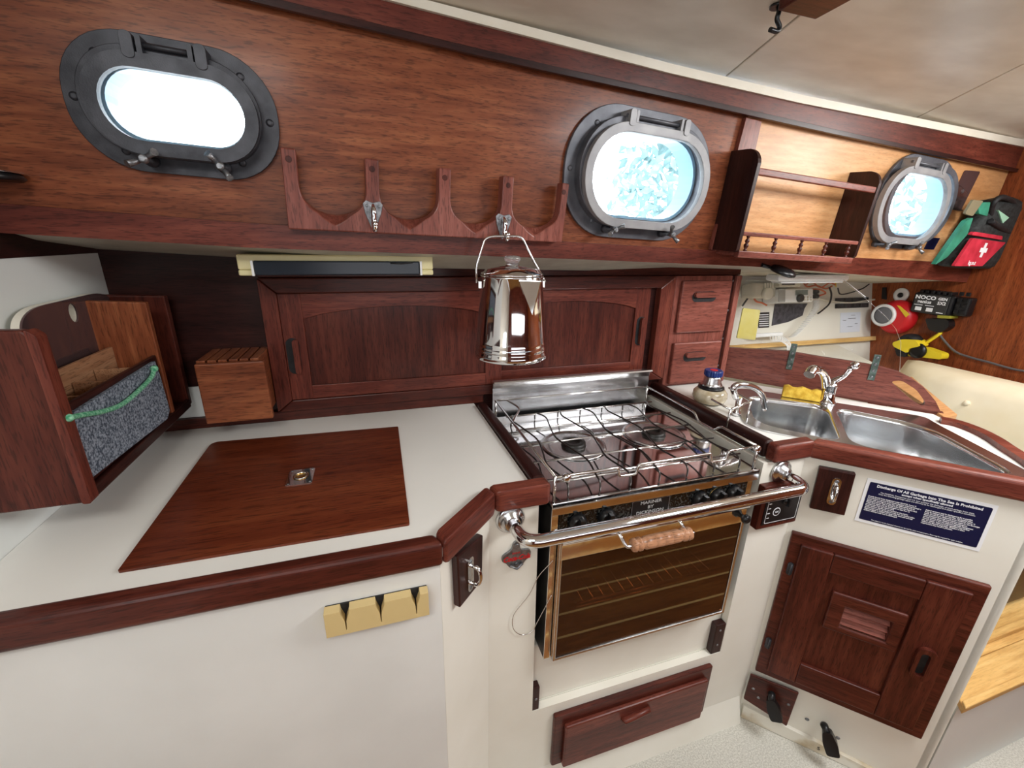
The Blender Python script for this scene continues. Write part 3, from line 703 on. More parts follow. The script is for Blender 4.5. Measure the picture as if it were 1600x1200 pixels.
# ------------------------------------------------------------------ board behind the sink
bo = BOARD.qs([(1120, 542), (1232, 549), (1277, 557), (1330, 565), (1375, 573), (1403, 581), (1425, 592), (1445, 607), (1462, 627), (1473, 650)], 0)
zb = .9265
bo = bo + [(bo[-1][0], zb), (bo[0][0], zb)]
hl = roundpoly(BOARD.qs([(1391, 596), (1408, 594), (1432, 609), (1447, 630), (1440, 635), (1424, 625)], 0), .012, 4)
t = thing('splash_board', 'arched teak board with a handle slot standing behind the sink', 'board', BOARD.w(.3, zb, 0))
part('board', MB().prism(BOARD, bo, -0.018, 0, [hl]), W['dkd'] if False else wood('board_wood_lit', (0.12, .034, .026), (0.20, .062, .046), (0.29, .10, .075), axis='x', rotz=math.radians(51)), t, 0.002)  # board colour lightened in place of the highlight on it
for (xa, ya), (xb, yb) in (((1242, 537), (1232, 577)), ((1371, 554), (1361, 594))):
    a0, b0 = BOARD.q(xa, ya, .001); a1, b1 = BOARD.q(xb, yb, .001); am = (a0 + a1) / 2
    br_ = part('bracket', MB().box(BOARD, am - .009, am + .009, min(b0, b1), max(b0, b1), 0.0005, 0.004), greenbr, t, .0015)
    for k in range(4):
        bb = b1 + (b0 - b1) * (.13 + .25 * k)
        part('screw', MB().lathe(BOARD.w(am, bb, .004), BOARD.uz, [(.0045, 0), (.003, .0015)], 8), pewter, br_)
oc = [level(.925).at(x, y) for x, y in ((1385, 592), (1425, 588), (1496, 647), (1476, 652))]
struct('trim_12', MB().prism(WORLD, [(p.x, p.y) for p in oc], .905, .925), W['orx'], .003, label='orange varnished ledge showing through the handle slot of the arched board')
# clear splash guard, standing on the board
sp = BOARD.qs([(1120, 543), (1166, 438), (1314, 438), (1352, 466), (1384, 494), (1400, 514), (1408, 535), (1406, 582), (1360, 570), (1277, 556), (1232, 548)], -.022)
part('splash_guard', MB().prism(BOARD, sp, -0.026, -0.021), acrylic, None, .001, label='clear acrylic guard with curved edge above the arched teak board', cat='guard')
edge = [BOARD.at(x, y, -.0235) for x, y in ((1314, 436), (1352, 464), (1384, 492), (1400, 512), (1408, 534), (1406, 574))]
part('polished_edge', MB().tube(smooth_path(edge, 4), .0018, 6), whitepl, D.objects['splash_guard']) if False else None

# ------------------------------------------------------------------ stove
SF = 0.700; SZ = 0.888
ST = faceY(SF); CT = level(SZ)
a0, a1 = 0.318, 0.846; ZS = 0.458
st = thing('galley_stove', 'stainless gimballed galley stove with two burners and smoked oven door', 'stove', ((a0 + a1) / 2, .92, ZS))
YBK = 1.165
def wall(name, *a, mat=steel, bev=.0015, parent=st): return part(name, MB().box(WORLD, *a), mat, parent, bev)
wall('side_panel', a0, a0 + .004, SF + .004, YBK, ZS, SZ - .02, mat=blacksteel)
wall('side_panel', a1 - .004, a1, SF + .004, YBK, ZS, SZ - .02, mat=blacksteel)
wall('back_panel', a0 + .004, a1 - .004, YBK - .004, YBK, ZS, SZ - .02, mat=blacksteel)
wall('base_panel', a0 + .004, a1 - .004, SF + .004, YBK - .004, ZS, ZS + .005, mat=blacksteel)
wall('oven_roof', a0 + .004, a1 - .004, SF + .02, YBK - .004, .795, .80, mat=blacksteel)
for (p, q) in ((a0, a0 + .016), (a1 - .016, a1)):
    wall('front_stile', p, q, SF - .0, SF + .0035, ZS, SZ - .022, mat=mirrorsteel)
# cooktop with two burner wells
bur = [CT.q(896, 696), CT.q(1021, 679)]
part('cooktop', MB().prism(CT, [(a0 - .004, SF - .006), (a1 + .004, SF - .006), (a1 + .004, YBK), (a0 - .004, YBK)], -.006, 0, [[(b[0] + .078 * math.cos(k * math.pi / 16), b[1] + .078 * math.sin(k * math.pi / 16)) for k in range(32)] for b in bur]), chrome, st, .001)
part('cooktop_lip', MB().box(ST, a0 - .004, a1 + .004, SZ - .026, SZ + .004, .006, .009), chrome, st, .0012)
for b in bur:
    o = Vector((b[0], b[1], SZ))
    w_ = part('burner_well', MB().lathe(o, Z, [(.086, .0012), (.085, .004), (.079, .0045), (.070, -.002), (.052, -.013), (.044, -.015), (.043, -.020)], 36), steel, st)
    part('burner_cap', MB().lathe(o - Z * .0195, Z, [(.041, 0), (.041, .012), (.039, .018), (.034, .019), (.031, .026), (.031, .031), (.017, .032), (.016, .027), (.004, .027)], 28), blacksteel, st)
# pan rack grate: 5 cross wires, 7 bent fore-and-aft wires
GZ = SZ + .026; GL = level(GZ)
cross = [((802, 663), (1037, 640)), ((840, 680), (1065, 654)), ((865, 702), (1093, 672)), ((901, 724), (1126, 691)), ((870, 749), (1154, 706))]
ga0, ga1 = a0 + .02, a1 - .02
ys = [1.10, 1.005, .915, .825, .735]
for y in ys: part('cross_wire', MB().tube([(ga0, y, GZ), (ga1, y, GZ)], .0025, 8), wire, st)
for k in range(7):
    x = ga0 + .02 + (ga1 - ga0 - .04) * k / 6
    s = .012 if k % 2 else -.012
    P = [(x, .712, SZ + .002), (x, .714, GZ - .004), (x, .735, GZ + .004), (x + s, .80, GZ + .004), (x, .86, GZ + .004), (x - s, .93, GZ + .004), (x, 1.0, GZ + .004), (x + s, 1.06, GZ + .004), (x, 1.10, GZ + .002), (x, 1.115, GZ - .01), (x, 1.115, SZ + .002)]
    part('grate_wire', MB().tube(smooth_path(P, 4), .0022, 8), darkwire, st)
# pot holder rails
RZ = SZ + .058
fl_, fr_, bk_ = (a0 + .004), (a1 - .004), YBK - .012
fy = SF + .004
def notch(x0, x1, d): return [(x0, fy, RZ), (x0 + .004, fy, RZ - d), (x1 - .004, fy, RZ - d), (x1, fy, RZ)]
P = [(fl_, fy, RZ)] + notch(fl_ + .145, fl_ + .195, .022) + notch(fr_ - .135, fr_ - .085, .022) + [(fr_, fy, RZ)]
part('pot_rail', MB().tube(fillet(P, .006, 3), .0032, 8), wire, st)
for x in (fl_, fr_):
    P = [(x, fy, RZ), (x, fy + .12, RZ), (x, fy + .14, RZ - .02), (x, fy + .20, RZ - .02), (x, fy + .22, RZ), (x, bk_, RZ)]
    if x == fl_: P = [(x, fy, RZ), (x, bk_, RZ)]
    part('pot_rail', MB().tube(fillet(P, .01, 3), .0032, 8), wire, st)
part('pot_rail', MB().tube([(fl_, bk_, RZ), (fr_, bk_, RZ)], .0028, 8), wire, st)
for x, y in ((fl_, fy), (fr_, fy), (fl_, bk_), (fr_, bk_)):
    part('rail_post', MB().tube([(x, y, SZ + .001), (x, y, RZ + .003)], .0034, 8), wire, st)
for x in (fl_ + .022, fr_ - .012):
    part('clamp_knob', MB().lathe((x, fy - .004, RZ), -Y, [(.009, 0), (.0095, .004), (.008, .010), (.003, .011)], 14), chrome, st)
part('clamp_arm', MB().tube(smooth_path([(fl_ + .03, bk_, RZ + .002), (fl_ + .055, bk_ - .05, RZ - .01), (fl_ + .03, bk_ - .09, RZ - .02), (fl_ + .012, bk_ - .12, RZ - .03)], 5), .0028, 8), wire, st)
# backsplash
sq = faceY(1.185).qs([(775, 597), (1018, 577)]); zt_ = (sq[0][1] + sq[1][1]) / 2
part('backsplash', MB().box(faceY(1.185), a0 + .003, a1 + .020, SZ - .03, zt_ - .006, -.003, 0), steel, st)
part('backsplash_lip', MB().prism(Frame((0, 0, 0), Y, Z), [(1.1845, zt_ - .022), (1.1885, zt_ - .022), (1.1885, zt_ + .004), (1.170, zt_ + .004), (1.166, zt_ - .001), (1.180, zt_ - .003)], a0 + .003, a1 + .020), steel, st, .001)
# control panel
cp0, cp1 = .806, SZ - .027
part('control_panel', MB().box(ST, a0 + .017, a1 - .017, cp0, cp1, -.004, .001), noisy('speckled_black_panel', (.004, .004, .004), (.05, .05, .045), 260, .18, lo=.5, hi=.62), st, .001)
kz = (cp0 + cp1) / 2
for (px, py) in ((906, 803), (952, 795), (1099, 772), (1127, 764), (1153, 758)):
    x = ST.q(px, py, .012)[0]
    if px == 1127: part('dial_plate', MB().lathe((x, SF - .001, kz), -Y, [(.021, 0), (.021, .0012)], 24), brass, st)
    kb = MB().lathe((x, SF - .0024, kz), -Y, [(.021, 0), (.020, .006), (.016, .013), (.014, .015)], 24)
    kb.box(Frame((x, SF - .015, kz), X, Z), -.0045, .0045, -.019, .019, 0, .014)
    part('control_knob', kb, blackpl, st, .0008)
(la, _), (lb_, _) = ST.q(987, 790, .001), ST.q(1046, 780, .001)
F = ST
part('name_plate', MB().prism(ST, rrect((la + lb_) / 2, kz + .003, lb_ - la, .042, .002, 2), .0012, .0020), blackpl, st)
part('name_plate_border', MB().prism(ST, rrect((la + lb_) / 2, kz + .003, lb_ - la, .042, .002, 2), .0020, .0026, [rrect((la + lb_) / 2, kz + .003, lb_ - la - .003, .039, .002, 2)]), pewter, st)
for k, s in enumerate(('MARINER', 'BY', 'DICKINSON')):
    text('lettering', s, ST, (la + lb_) / 2, kz + .016 - .0125 * k, .0022, .0115, pbr('engraved_silver', (.5, .5, .5), .4) if k == 0 else D.materials['engraved_silver'], st, sx=1.15)
# oven door
od = thing('tmp', None, None, (0, 0, 0)); D.objects.remove(od)
od = D.objects.new('oven_door', None); COL.objects.link(od); od.parent = st; od.location = Vector(((a0 + a1) / 2, SF, ZS)) - st.location
d0, d1, e0, e1 = a0 + .016, a1 - .018, ZS + .006, cp0 - .004
part('door_rim', MB().prism(ST, [(d0, e0), (d1, e0), (d1, e1), (d0, e1)], .002, .016, [[(d0 + .007, e0 + .007), (d1 - .007, e0 + .007), (d1 - .007, e1 - .050), (d0 + .007, e1 - .050)]]), steel, od, .0015)
part('door_header', MB().box(ST, d0 + .003, d1 - .003, e1 - .048, e1 - .008, .0162, .018), mirrorsteel, od, .0005)
part('glass_pane', MB().box(ST, d0 + .008, d1 - .008, e0 + .008, e1 - .051, .008, .013), smoked, od)
part('pane_mask', MB().prism(ST, [(d0 + .008, e0 + .008), (d1 - .008, e0 + .008), (d1 - .008, e1 - .051), (d0 + .008, e1 - .051)], .003, .006, [rrect((d0 + d1) / 2, (e0 + e1) / 2 - .012, d1 - d0 - .10, e1 - e0 - .15, .025, 5)]), blackmat, od)
part('top_bar', MB().tube([ST.w(d0 + .002, e1 - .002, .020), ST.w(d1 - .002, e1 - .002, .020)], .005, 10), chrome, od)
hx0, hx1 = ST.q(985, 855, .05)[0], ST.q(1078, 835, .05)[0]; hz = ST.q(1030, 842, .05)[1]
for x in (hx0 - .006, hx1 - .004):
    part('handle_arm', MB().tube(smooth_path([ST.w(x - .018, hz + .030, .018), ST.w(x - .014, hz + .018, .038), ST.w(x - .004, hz, .052), ST.w(x + .012, hz, .052)], 5), .004, 8), chrome, od)
Lh = hx1 - hx0
part('handle_grip', MB().lathe(ST.w(hx0, hz, .052), X, [(.007, 0), (.014, .003), (.015, .009), (.010, .013), (.015, .017), (.015, .022), (.011, .027), (.0145, .034)] + [(r_ , .034 + (Lh - .068) * q) for q in (.24, .25, .26, .49, .50, .51, .74, .75, .76) for r_ in ((.0128,) if q in (.25, .5, .75) else (.0148,))] + [(.0145, Lh - .034), (.011, Lh - .027), (.015, Lh - .022), (.015, Lh - .017), (.010, Lh - .013), (.015, Lh - .009), (.014, Lh - .003), (.007, Lh)], 20), W['light'], od)
kx = ST.q(1147, 812, .02)
part('latch_knob', MB().lathe(ST.w(d1 - .016, e1 - .028, .018), -Y, [(.006, 0), (.006, .006), (.011, .010), (.012, .018), (.006, .022)], 14), blackpl, od)
rk = part('oven_rack', MB().tube([(a0 + .03, SF + .03, .575), (a1 - .03, SF + .03, .575)], .003, 8).tube([(a0 + .03, SF + .03, .563), (a1 - .03, SF + .03, .563)], .002, 8), wire, st, label='wire rack seen dimly through the smoked oven glass')
mb = MB()
for k in range(16):
    x = a0 + .05 + (a1 - a0 - .10) * k / 15; mb.tube([(x, SF + .03, .577), (x, SF + .38, .577)], .0016, 6)
part('rack_wires', mb, wire, st)

# teak chocks that lock the stove
for k, (pl, pr_) in enumerate((((833, 1045), (848, 1105)), ((1104, 955), (1135, 1015)))):
    if k == 0: x0, x1, z0, z1 = OPL + .0035, OPL + .022, .2625, .34
    else: x0, x1, z0, z1 = OPR - .034, OPR - .0005, .2625, .37
    tt = thing('stove_chock', ('small dark teak chock at the lower left of the stove recess', 'teak chock with two screws at lower right of the stove recess')[k], 'block', ((x0 + x1) / 2, .73, z0), None)
    part('block', MB().box(WORLD, x0, x1, .7205, .741, z0, z1), W['dkz'], tt, .002)
    for q in (.3, .8) if k else (.5,):
        part('screw', MB().lathe(((x0 + x1) / 2, .7205, z0 + (z1 - z0) * q), -Y, [(.004, 0), (.003, .0014)], 8), pewter, tt)

# grab rail
BR = faceY(0.645)
ff = [P2.at(797, 812, .002), P2.at(1220, 735, .002)]
zc = (ff[0].z + ff[1].z) / 2
t = thing('grab_rail', 'polished stainless grab rail across the front of the stove', 'rail', (ff[0] + ff[1]) / 2)
xl, xr = ff[0].x, ff[1].x
part('bar', MB().tube(fillet([(xl, .706, zc), (xl + .006, .637, zc), (xr - .006, .637, zc), (xr, .706, zc)], .05, 8), .0135, 18), chrome, t)
for x in (xl, xr):
    fg = part('flange', MB().lathe((x, .7185, zc), -Y, [(.031, 0), (.031, .004), (.026, .008), (.017, .010), (.016, .020)], 28), steel, t)
    for q in range(3):
        an = 2 * math.pi * q / 3 + .6
        part('screw', MB().lathe((x + .023 * math.cos(an), .7125, zc + .023 * math.sin(an)), -Y, [(.0055, 0), (.0045, .002)], 10), pewter, fg)

# ------------------------------------------------------------------ padeyes
def padeye(F, corners, eye, lab, root_at, tilt):
    t = thing('padeye', lab, 'hook', root_at)
    part('wood_plate', MB().prism(F, F.qs(corners, .008), .0006, .015), W['dkz'], t, .0025)
    a, b = F.q(*eye, .016)
    part('strap_plate', MB().prism(F, rrect(a, b, .019, .076, .0095, 5), .0152, .0175), chrome, t, .0006)
    part('strap_eye', MB().tube(smooth_path([F.w(a, b + .020, .016), F.w(a + .001, b + .018, .032), F.w(a + .001, b, .038), F.w(a + .001, b - .018, .032), F.w(a, b - .020, .016)], 5), .0038, 10), chrome, t)
    for s in (-1, 1): part('screw', MB().lathe(F.w(a, b + s * .029, .0175), F.uz, [(.005, 0), (.0035, .0015)], 10), pewter, t)
padeye(JOG, [(710, 868), (750, 834), (749, 905), (714, 948)], (735, 897), 'chrome strap eye on dark wood plate at the counter corner left of stove', JOG.at(730, 900), 0)
padeye(P3, [(1280, 728), (1337, 739), (1319, 804), (1264, 792)], (1303, 768), 'chrome strap eye on square dark wood plate left of the navy placard', P3.at(1300, 790), 0)

# gas control panel
c4 = P2.qs([(1262, 752), (1248, 814), (1179, 829)], .022)
x0, x1, z0, z1 = c4[2][0] + .004, 1.024, (c4[1][1] + c4[2][1]) / 2, c4[0][1] + .004
t = thing('gas_control_panel', 'black gas switch panel in a teak box under the right end of the grab rail', 'switch panel', P2.w((x0 + x1) / 2, z0, 0))
part('teak_box', MB().box(P2, x0, x1, z0, z1, .0006, .022), W['tkz'], t, .003)
part('face_plate', MB().box(P2, x0 + .012, x1 - .006, z0 + .014, z1 - .012, .0222, .025), blackpl, t, .001)
fx, fz = x0 + .06, (z0 + z1) / 2
part('face_border', MB().prism(P2, rrect((x0 + x1) / 2 + .003, fz, x1 - x0 - .030, z1 - z0 - .036, .004, 3), .0251, .0254, [rrect((x0 + x1) / 2 + .003, fz, x1 - x0 - .032, z1 - z0 - .038, .004, 3)]), paper, t)
part('face_badge', MB().lathe(P2.w(fx - .008, fz - .014, .025), -Y, [(.012, 0), (.0118, .0006)], 24), paper, t)
part('badge_centre', MB().lathe(P2.w(fx - .008, fz - .014, .0257), -Y, [(.0100, 0), (.0098, .0003)], 24), blackpl, t)
text('lettering', 'OFF', P2, fx + .022, fz + .030, .0252, .008, paper, t)
text('lettering', 'GAS', P2, fx - .008, fz - .014, .0262, .008, paper, t, sx=.8)
for k in range(5): part('indicator', MB().box(P2, x0 + .022, x0 + .030, fz - .030 + .014 * k, fz - .028 + .014 * k, .0251, .0254), paper, t)
part('switch_lever', MB().lathe(P2.w(fx + .014, fz + .016, .025), -Y, [(.011, 0), (.010, .006), (.006, .009)], 16).box(P2, fx + .010, fx + .018, fz + .004, fz + .028, .030, .040), blackpl, t, .001)

# bottle opener
F = P2; a, b = F.q(806, 868, .004)
t = thing('bottle_opener', 'pewter wall bottle opener with red script below the grab rail', 'bottle opener', F.w(a, b - .03, 0))
op = [(-.030, .006), (-.032, -.008), (-.022, -.014), (-.014, -.028), (0, -.032), (.014, -.028), (.022, -.014), (.032, -.010), (.034, .006), (.026, .012), (.012, .012), (.008, .022), (.007, .032), (0, .038), (-.007, .032), (-.008, .022), (-.014, .014)]
part('plate', MB().prism(F, roundpoly([(a + x, b + y) for x, y in op], .006, 3), .0006, .006), pewter, t, .0015)
part('prying_lip', MB().tube([F.w(a - .014, b - .020, .008), F.w(a, b - .026, .014), F.w(a + .014, b - .020, .008)], .003, 8), pewter, t)
for dy in (.027, -.021): part('screw', MB().lathe(F.w(a + .001, b + dy, .006), -Y, [(.005, 0), (.0035, .0018)], 10), pewter, t)
text('red_script', 'Coca-Cola', F, a + .001, b - .005, .0064, .0175, red, t, sx=.80, bold=.0004, shear=.35, label='raised red script lettering')
text('red_script', 'DRINK', F, a, b + .008, .0064, .006, red, t, sx=1.0)
# wire loop
P = [ST.at(874, 872, .02), P2.at(856, 905, .012), P2.at(826, 930, .008), P2.at(803, 962, .006), P2.at(805, 985, .006), P2.at(824, 992, .006), P2.at(845, 975, .012), ST.at(862, 930, .02)]
P = [P2.at(842, 900, .006), P2.at(826, 930, .006), P2.at(803, 960, .005), P2.at(802, 982, .005), P2.at(815, 992, .005), P2.at(832, 986, .005), P2.at(838, 975, .006)]
part('wire_loop', MB().tube(smooth_path([P2.at(864, 876, .030)] + P + [P2.at(862, 930, .030)], 6), .0009, 6), wire, None, label='thin steel wire loop hanging left of the oven door', cat='wire')

# tan clip strip
c = P1.qs([(505, 955), (668, 918), (670, 955), (512, 988)], .010)
x0, x1 = (c[0][0] + c[3][0]) / 2, (c[1][0] + c[2][0]) / 2; z0, z1 = (c[2][1] + c[3][1]) / 2, (c[0][1] + c[1][1]) / 2
t = thing('towel_clip_strip', 'tan plastic towel clip strip with three slits on the cream cabinet front', 'towel holder', P1.w((x0 + x1) / 2, z0, 0))
sl = [P1.q(538, 957, .02)[0], P1.q(593, 940, .02)[0], P1.q(649, 925, .02)[0]]
poly = [(x0, z0), (x1, z0), (x1, z1)]
for s in reversed(sl): poly += [(s + .007, z1), (s + .006, z1 - .008), (s + .0012, z1 - .022), (s + .0006, z0 + .008), (s - .0006, z0 + .008), (s - .0012, z1 - .022), (s - .006, z1 - .008), (s - .007, z1)]
poly += [(x0, z1)]
part('strip', MB().prism(P1, poly, .0035, .020), tan, t, .002)
part('backing', MB().box(P1, x0 + .001, x1 - .001, z0 + .001, z1 - .001, .0006, .0033), blackmat, t)

# ------------------------------------------------------------------ placard
c = P3.qs([(1355, 742), (1560, 795), (1528, 862), (1337, 812)])
x0, x1 = (c[0][0] + c[3][0]) / 2, (c[1][0] + c[2][0]) / 2; z0, z1 = (c[2][1] + c[3][1]) / 2, (c[0][1] + c[1][1]) / 2
t = thing('placard', 'navy and white garbage discharge placard on the cream sink cabinet', 'sign', P3.w((x0 + x1) / 2, z0, 0))
part('white_border', MB().box(P3, x0, x1, z0, z1, .0004, .0012), paper, t)
bd = .007
part('navy_field', MB().prism(P3, rrect((x0 + x1) / 2, (z0 + z1) / 2, x1 - x0 - 2 * bd, z1 - z0 - 2 * bd - .002, .003, 3), .0013, .0018), navy, t)
xc = (x0 + x1) / 2; wd = x1 - x0 - 2 * bd - .008
text('lettering', 'Discharge Of All Garbage Into The Sea Is Prohibited', P3, xc, z1 - .016, .0019, .0092, paper, t, bold=.00025, sx=.97, label='bold white title lettering')
text('lettering', 'except when specifically allowed', P3, xc, z1 - .024, .0019, .0070, paper, t, bold=.0002)
text('lettering', 'The MARPOL Convention and U.S. Law prohibit the discharge of most garbage from ships.\nOnly the following garbage types are allowed to be discharged and under specified conditions.', P3, xc, z1 - .0335, .0019, .0046, paper, t)
colA = ('Outside Special Areas designated under MARPOL Annex V:\nComminuted or ground food wastes (capable of passing through a\nscreen with openings no larger than 25 millimeters) may be\ndischarged not less than 3 nautical miles from the nearest land.\n'
        'Other food wastes may be discharged not less than 12\nnautical miles from the nearest land.\nCargo residues classified as not harmful to the marine\nenvironment may be discharged not less than 12 nautical miles.\nCleaning agents or additives in cargo hold, deck and external\nsurfaces washing water may be discharged.')
colB = ('Animal carcasses may be discharged as far as possible\nfrom the nearest land, not less than 100 nautical miles.\nInside Special Areas designated under MARPOL Annex V:\nMore stringent discharge requirements apply for the discharges\nof food wastes, cargo residues and cleaning agents.\n'
        'Consult Annex V and the shipboard garbage management\nplan for details. State and local regulations may further\nrestrict the disposal of garbage. Violation of these\nrequirements may result in penalties.')
text('lettering', colA, P3, x0 + bd + .004, z1 - .066, .0019, .0044, paper, t, align='LEFT', sx=.86, bold=.00008)
text('lettering', colB, P3, xc + .004, z1 - .066, .0019, .0044, paper, t, align='LEFT', sx=.86, bold=.00008)
text('lettering', 'This placard is to be displayed where it can be read by crew and passengers. Fines may be imposed for each violation.', P3, xc, z0 + .0125, .0019, .0042, paper, t, sx=.85)

# shut-off levers
t = thing('valve_lever', 'black valve lever on a small teak plate at lower left of the sink cabinet', 'lever', P3.at(1200, 1100))
c = P3.qs([(1173, 1049), (1248, 1078), (1229, 1130), (1162, 1087)], .008)
part('teak_plate', MB().prism(P3, c, .0126, .020), W['tkd'], t, .003)
for px, py in ((1177, 1076), (1185, 1090), (1232, 1101)): part('screw', MB().lathe(P3.at(px, py, .020), P3.uz, [(.005, 0), (.0035, .0015)], 8), pewter, t)
def lever(t, p0, p1, p2):
    part('stalk', MB().tube([P3.at(*p0, .016), P3.at(*p0, .030), P3.at(*p1, .045)], [.011, .010, .009], 12), blackpl, t, 0)
    A, B = P3.at(*p1, .042), P3.at(*p2, .052)
    d = (B - A).normalized(); F = Frame(A, d.cross(P3.uz).normalized(), d)
    L_ = (B - A).length
    part('handle', MB().prism(F, roundpoly([(-.011, -.008), (.011, -.008), (.018, L_ * .4), (.016, L_), (-.016, L_), (-.018, L_ * .4)], .007, 3), -.012, .008), blackpl, t, .003)
lever(t, (1206, 1085), (1205, 1096), (1214, 1126))
t = thing('valve_lever', 'black valve lever with screws beside it at the foot of the sink cabinet', 'lever', P3.at(1290, 1170))
lever(t, (1288, 1134), (1293, 1146), (1302, 1180))
for px, py in ((1261, 1124), (1309, 1153)): part('screw', MB().lathe(P3.at(px, py, .0125), P3.uz, [(.006, 0), (.004, .002)], 10), pewter, t)
a, b = P3.q(1279, 1170, .013)
text('lettering', 'S', P3, a, b, .0125, .018, bronze, t, ang=.1)

# ------------------------------------------------------------------ sliding door locker on the back wall
t = thing('locker', 'red teak locker with two arched sliding doors behind the counter', 'cabinet', (0.33, 1.21, 0.949))
FX0, FX1, IX0, IX1 = -0.266, 0.938, -0.228, 0.885
FZ0, FZ1, IZ0, IZ1 = 0.949, 1.299, 0.980, 1.261
c0, c1 = .0005, .026
part('frame_stile', MB().prism(BACK, [(FX0, FZ0 + .001), (IX0, IZ0), (IX0, IZ1), (FX0, FZ1 - .001)], c0, c1), W['trz'], t, .003)
part('frame_stile', MB().prism(BACK, [(IX1, IZ0), (FX1 - .001, FZ0 + .001), (FX1 - .001, FZ1 - .001), (IX1, IZ1)], c0, c1), W['trz'], t, .003)
part('frame_rail', MB().prism(BACK, [(FX0 + .001, FZ0), (FX1 - .002, FZ0), (IX1 - .001, IZ0), (IX0 + .001, IZ0)], c0, c1), W['tkx'], t, .003)
part('frame_rail', MB().prism(BACK, [(IX0 + .001, IZ1), (IX1 - .001, IZ1), (FX1 - .002, FZ1), (FX0 + .001, FZ1)], c0, c1), W['tkx'], t, .003)
part('head_board', MB().box(BACK, FX0, 1.205, FZ1 + .0005, 1.333, .0005, .014), W['tkx'], t, .002)
def sliding(x0, x1, c, handle_left, k):
    d = D.objects.new('sliding_door', None); COL.objects.link(d); d.parent = t; d.location = BACK.w(x0, IZ0, c) - t.location
    rl, rr, rb, rt = (.052, .050) if handle_left else (.045, .050), 0, .036, .040
    l, r = rl
    z0, z1 = IZ0 + .0008, IZ1 - .0008
    part('door_stile', MB().box(BACK, x0, x0 + l, z0, z1, c, c + .010), W['trz'], d, .0008)
    part('door_stile', MB().box(BACK, x1 - r, x1, z0, z1, c, c + .010), W['trz'], d, .0008)
    part('door_rail', MB().box(BACK, x0 + l, x1 - r, z0, z0 + rb, c, c + .0098), W['trx'], d, .0008)
    pl, pr2 = x0 + l, x1 - r
    arch = [(pl, z1), (pl, z1 - rt - .024)] + [(pl + (pr2 - pl) * q / 12, z1 - rt - .024 + .028 * math.sin(math.pi * q / 12) ** .7) for q in range(1, 12)] + [(pr2, z1 - rt - .024), (pr2, z1)]
    part('arched_rail', MB().prism(BACK, arch, c, c + .0098), W['trx'], d, .0008)
    n = 6; seg = (pr2 - pl) / n
    part('door_panel', MB().box(BACK, pl, pr2, z0 + rb, z1 - rt + .008, c + .0005, c + .004), W['tkz'], d, .0006)
    hx = x0 + .024 if handle_left else x1 - .022
    hz = (z0 + z1) / 2 + (-.02 if handle_left else 0)
    part('finger_slot_shade', MB().prism(BACK, rrect(hx - (.005 if handle_left else .003), hz, .032, .096, .0158, 6), c + .0101, c + .0112), blackmat, d)  # black plate on the stile stands for shade in the slot
    part('finger_bar', MB().prism(BACK, rrect(hx + (.003 if handle_left else -.001), hz, .014, .090, .0069, 6), c + .0113, c + .024), W['trz'], d, .004)
xm = BACK.q(782, 580, .012)[0]
sliding(IX0 + .0006, xm, .0125, True, 0)
sliding(xm - .048, BACK.q(1010, 500, .004)[0], .0015, False, 1)

t = thing('drawer_unit', 'narrow teak drawer unit between the sliding locker and chart corner', 'drawer unit', (1.07, 1.20, 0.922))
CX0, CX1 = .9395, 1.165
part('carcass', MB().box(BACK, CX0, CX1, .9215, 1.2985, .0005, .024), W['pkz'], t, .002)
part('corner_post', MB().box(BACK, CX1 + .004, 1.182, .9215, 1.2985, .0005, .016), W['dkz'], t, .001)
part('corner_post', MB().box(BACK, 1.1835, 1.205, .9215, 1.2985, .0005, .024), W['pkz'], t, .002)
for q in (1.28, 1.18, 1.08, .98): part('screw', MB().lathe(BACK.w(1.176, q, .016), -Y, [(.004, 0), (.003, .001)], 8), pewter, t)
for z0, z1 in ((1.112, 1.284), (.930, 1.078)):
    dd = part('drawer_front', MB().box(BACK, CX0 + .018, CX1 - .010, z0, z1, .0245, .038), W['pkx'], t, .004)  # pale teak colour holds the highlight on the drawer fronts
    hz = z1 - .048 if z0 > 1 else z1 - .046
    part('pull_slot_shade', MB().prism(BACK, rrect(CX0 + .108, hz - .004, .096, .034, .0168, 6), .0381, .0388), blackmat, dd)  # black plate paints the shade of the pull recess
    part('pull_bar', MB().prism(BACK, rrect(CX0 + .108, hz + .003, .086, .017, .0084, 6), .0384, .050), W['pkx'], dd, .004)

# ------------------------------------------------------------------ knife block
KF = faceY(1.095)
c = KF.qs([(304, 569), (411.5, 565), (428, 654), (320.5, 663)])
x0, x1 = (c[0][0] + c[3][0]) / 2, (c[1][0] + c[2][0]) / 2; z0, z1 = (c[2][1] + c[3][1]) / 2, (c[0][1] + c[1][1]) / 2
z0 = max(z0, .95)
t = thing('knife_block', 'empty teak knife block with slots fixed to the back wall', 'knife block', ((x0 + x1) / 2, 1.16, z0))
part('front_board', MB().box(WORLD, x0, x1, 1.095, 1.110, z0, z1), W['csx'], t, .003)
sy0, sy1 = 1.1105, 1.2285
x1 = min(x1, -.268)
nb = 6; gap = .004; wb = (x1 - x0 - gap * 5) / nb
for k in range(nb):
    part('slat', MB().box(WORLD, x0 + k * (wb + gap), x0 + k * (wb + gap) + wb, sy0, sy1, z0 + .001, z1 + .004), W['csy'], t, .001)
part('back_board', MB().box(WORLD, x0, x1, 1.2286, 1.2294, z0, z1), W['tkx'], t)

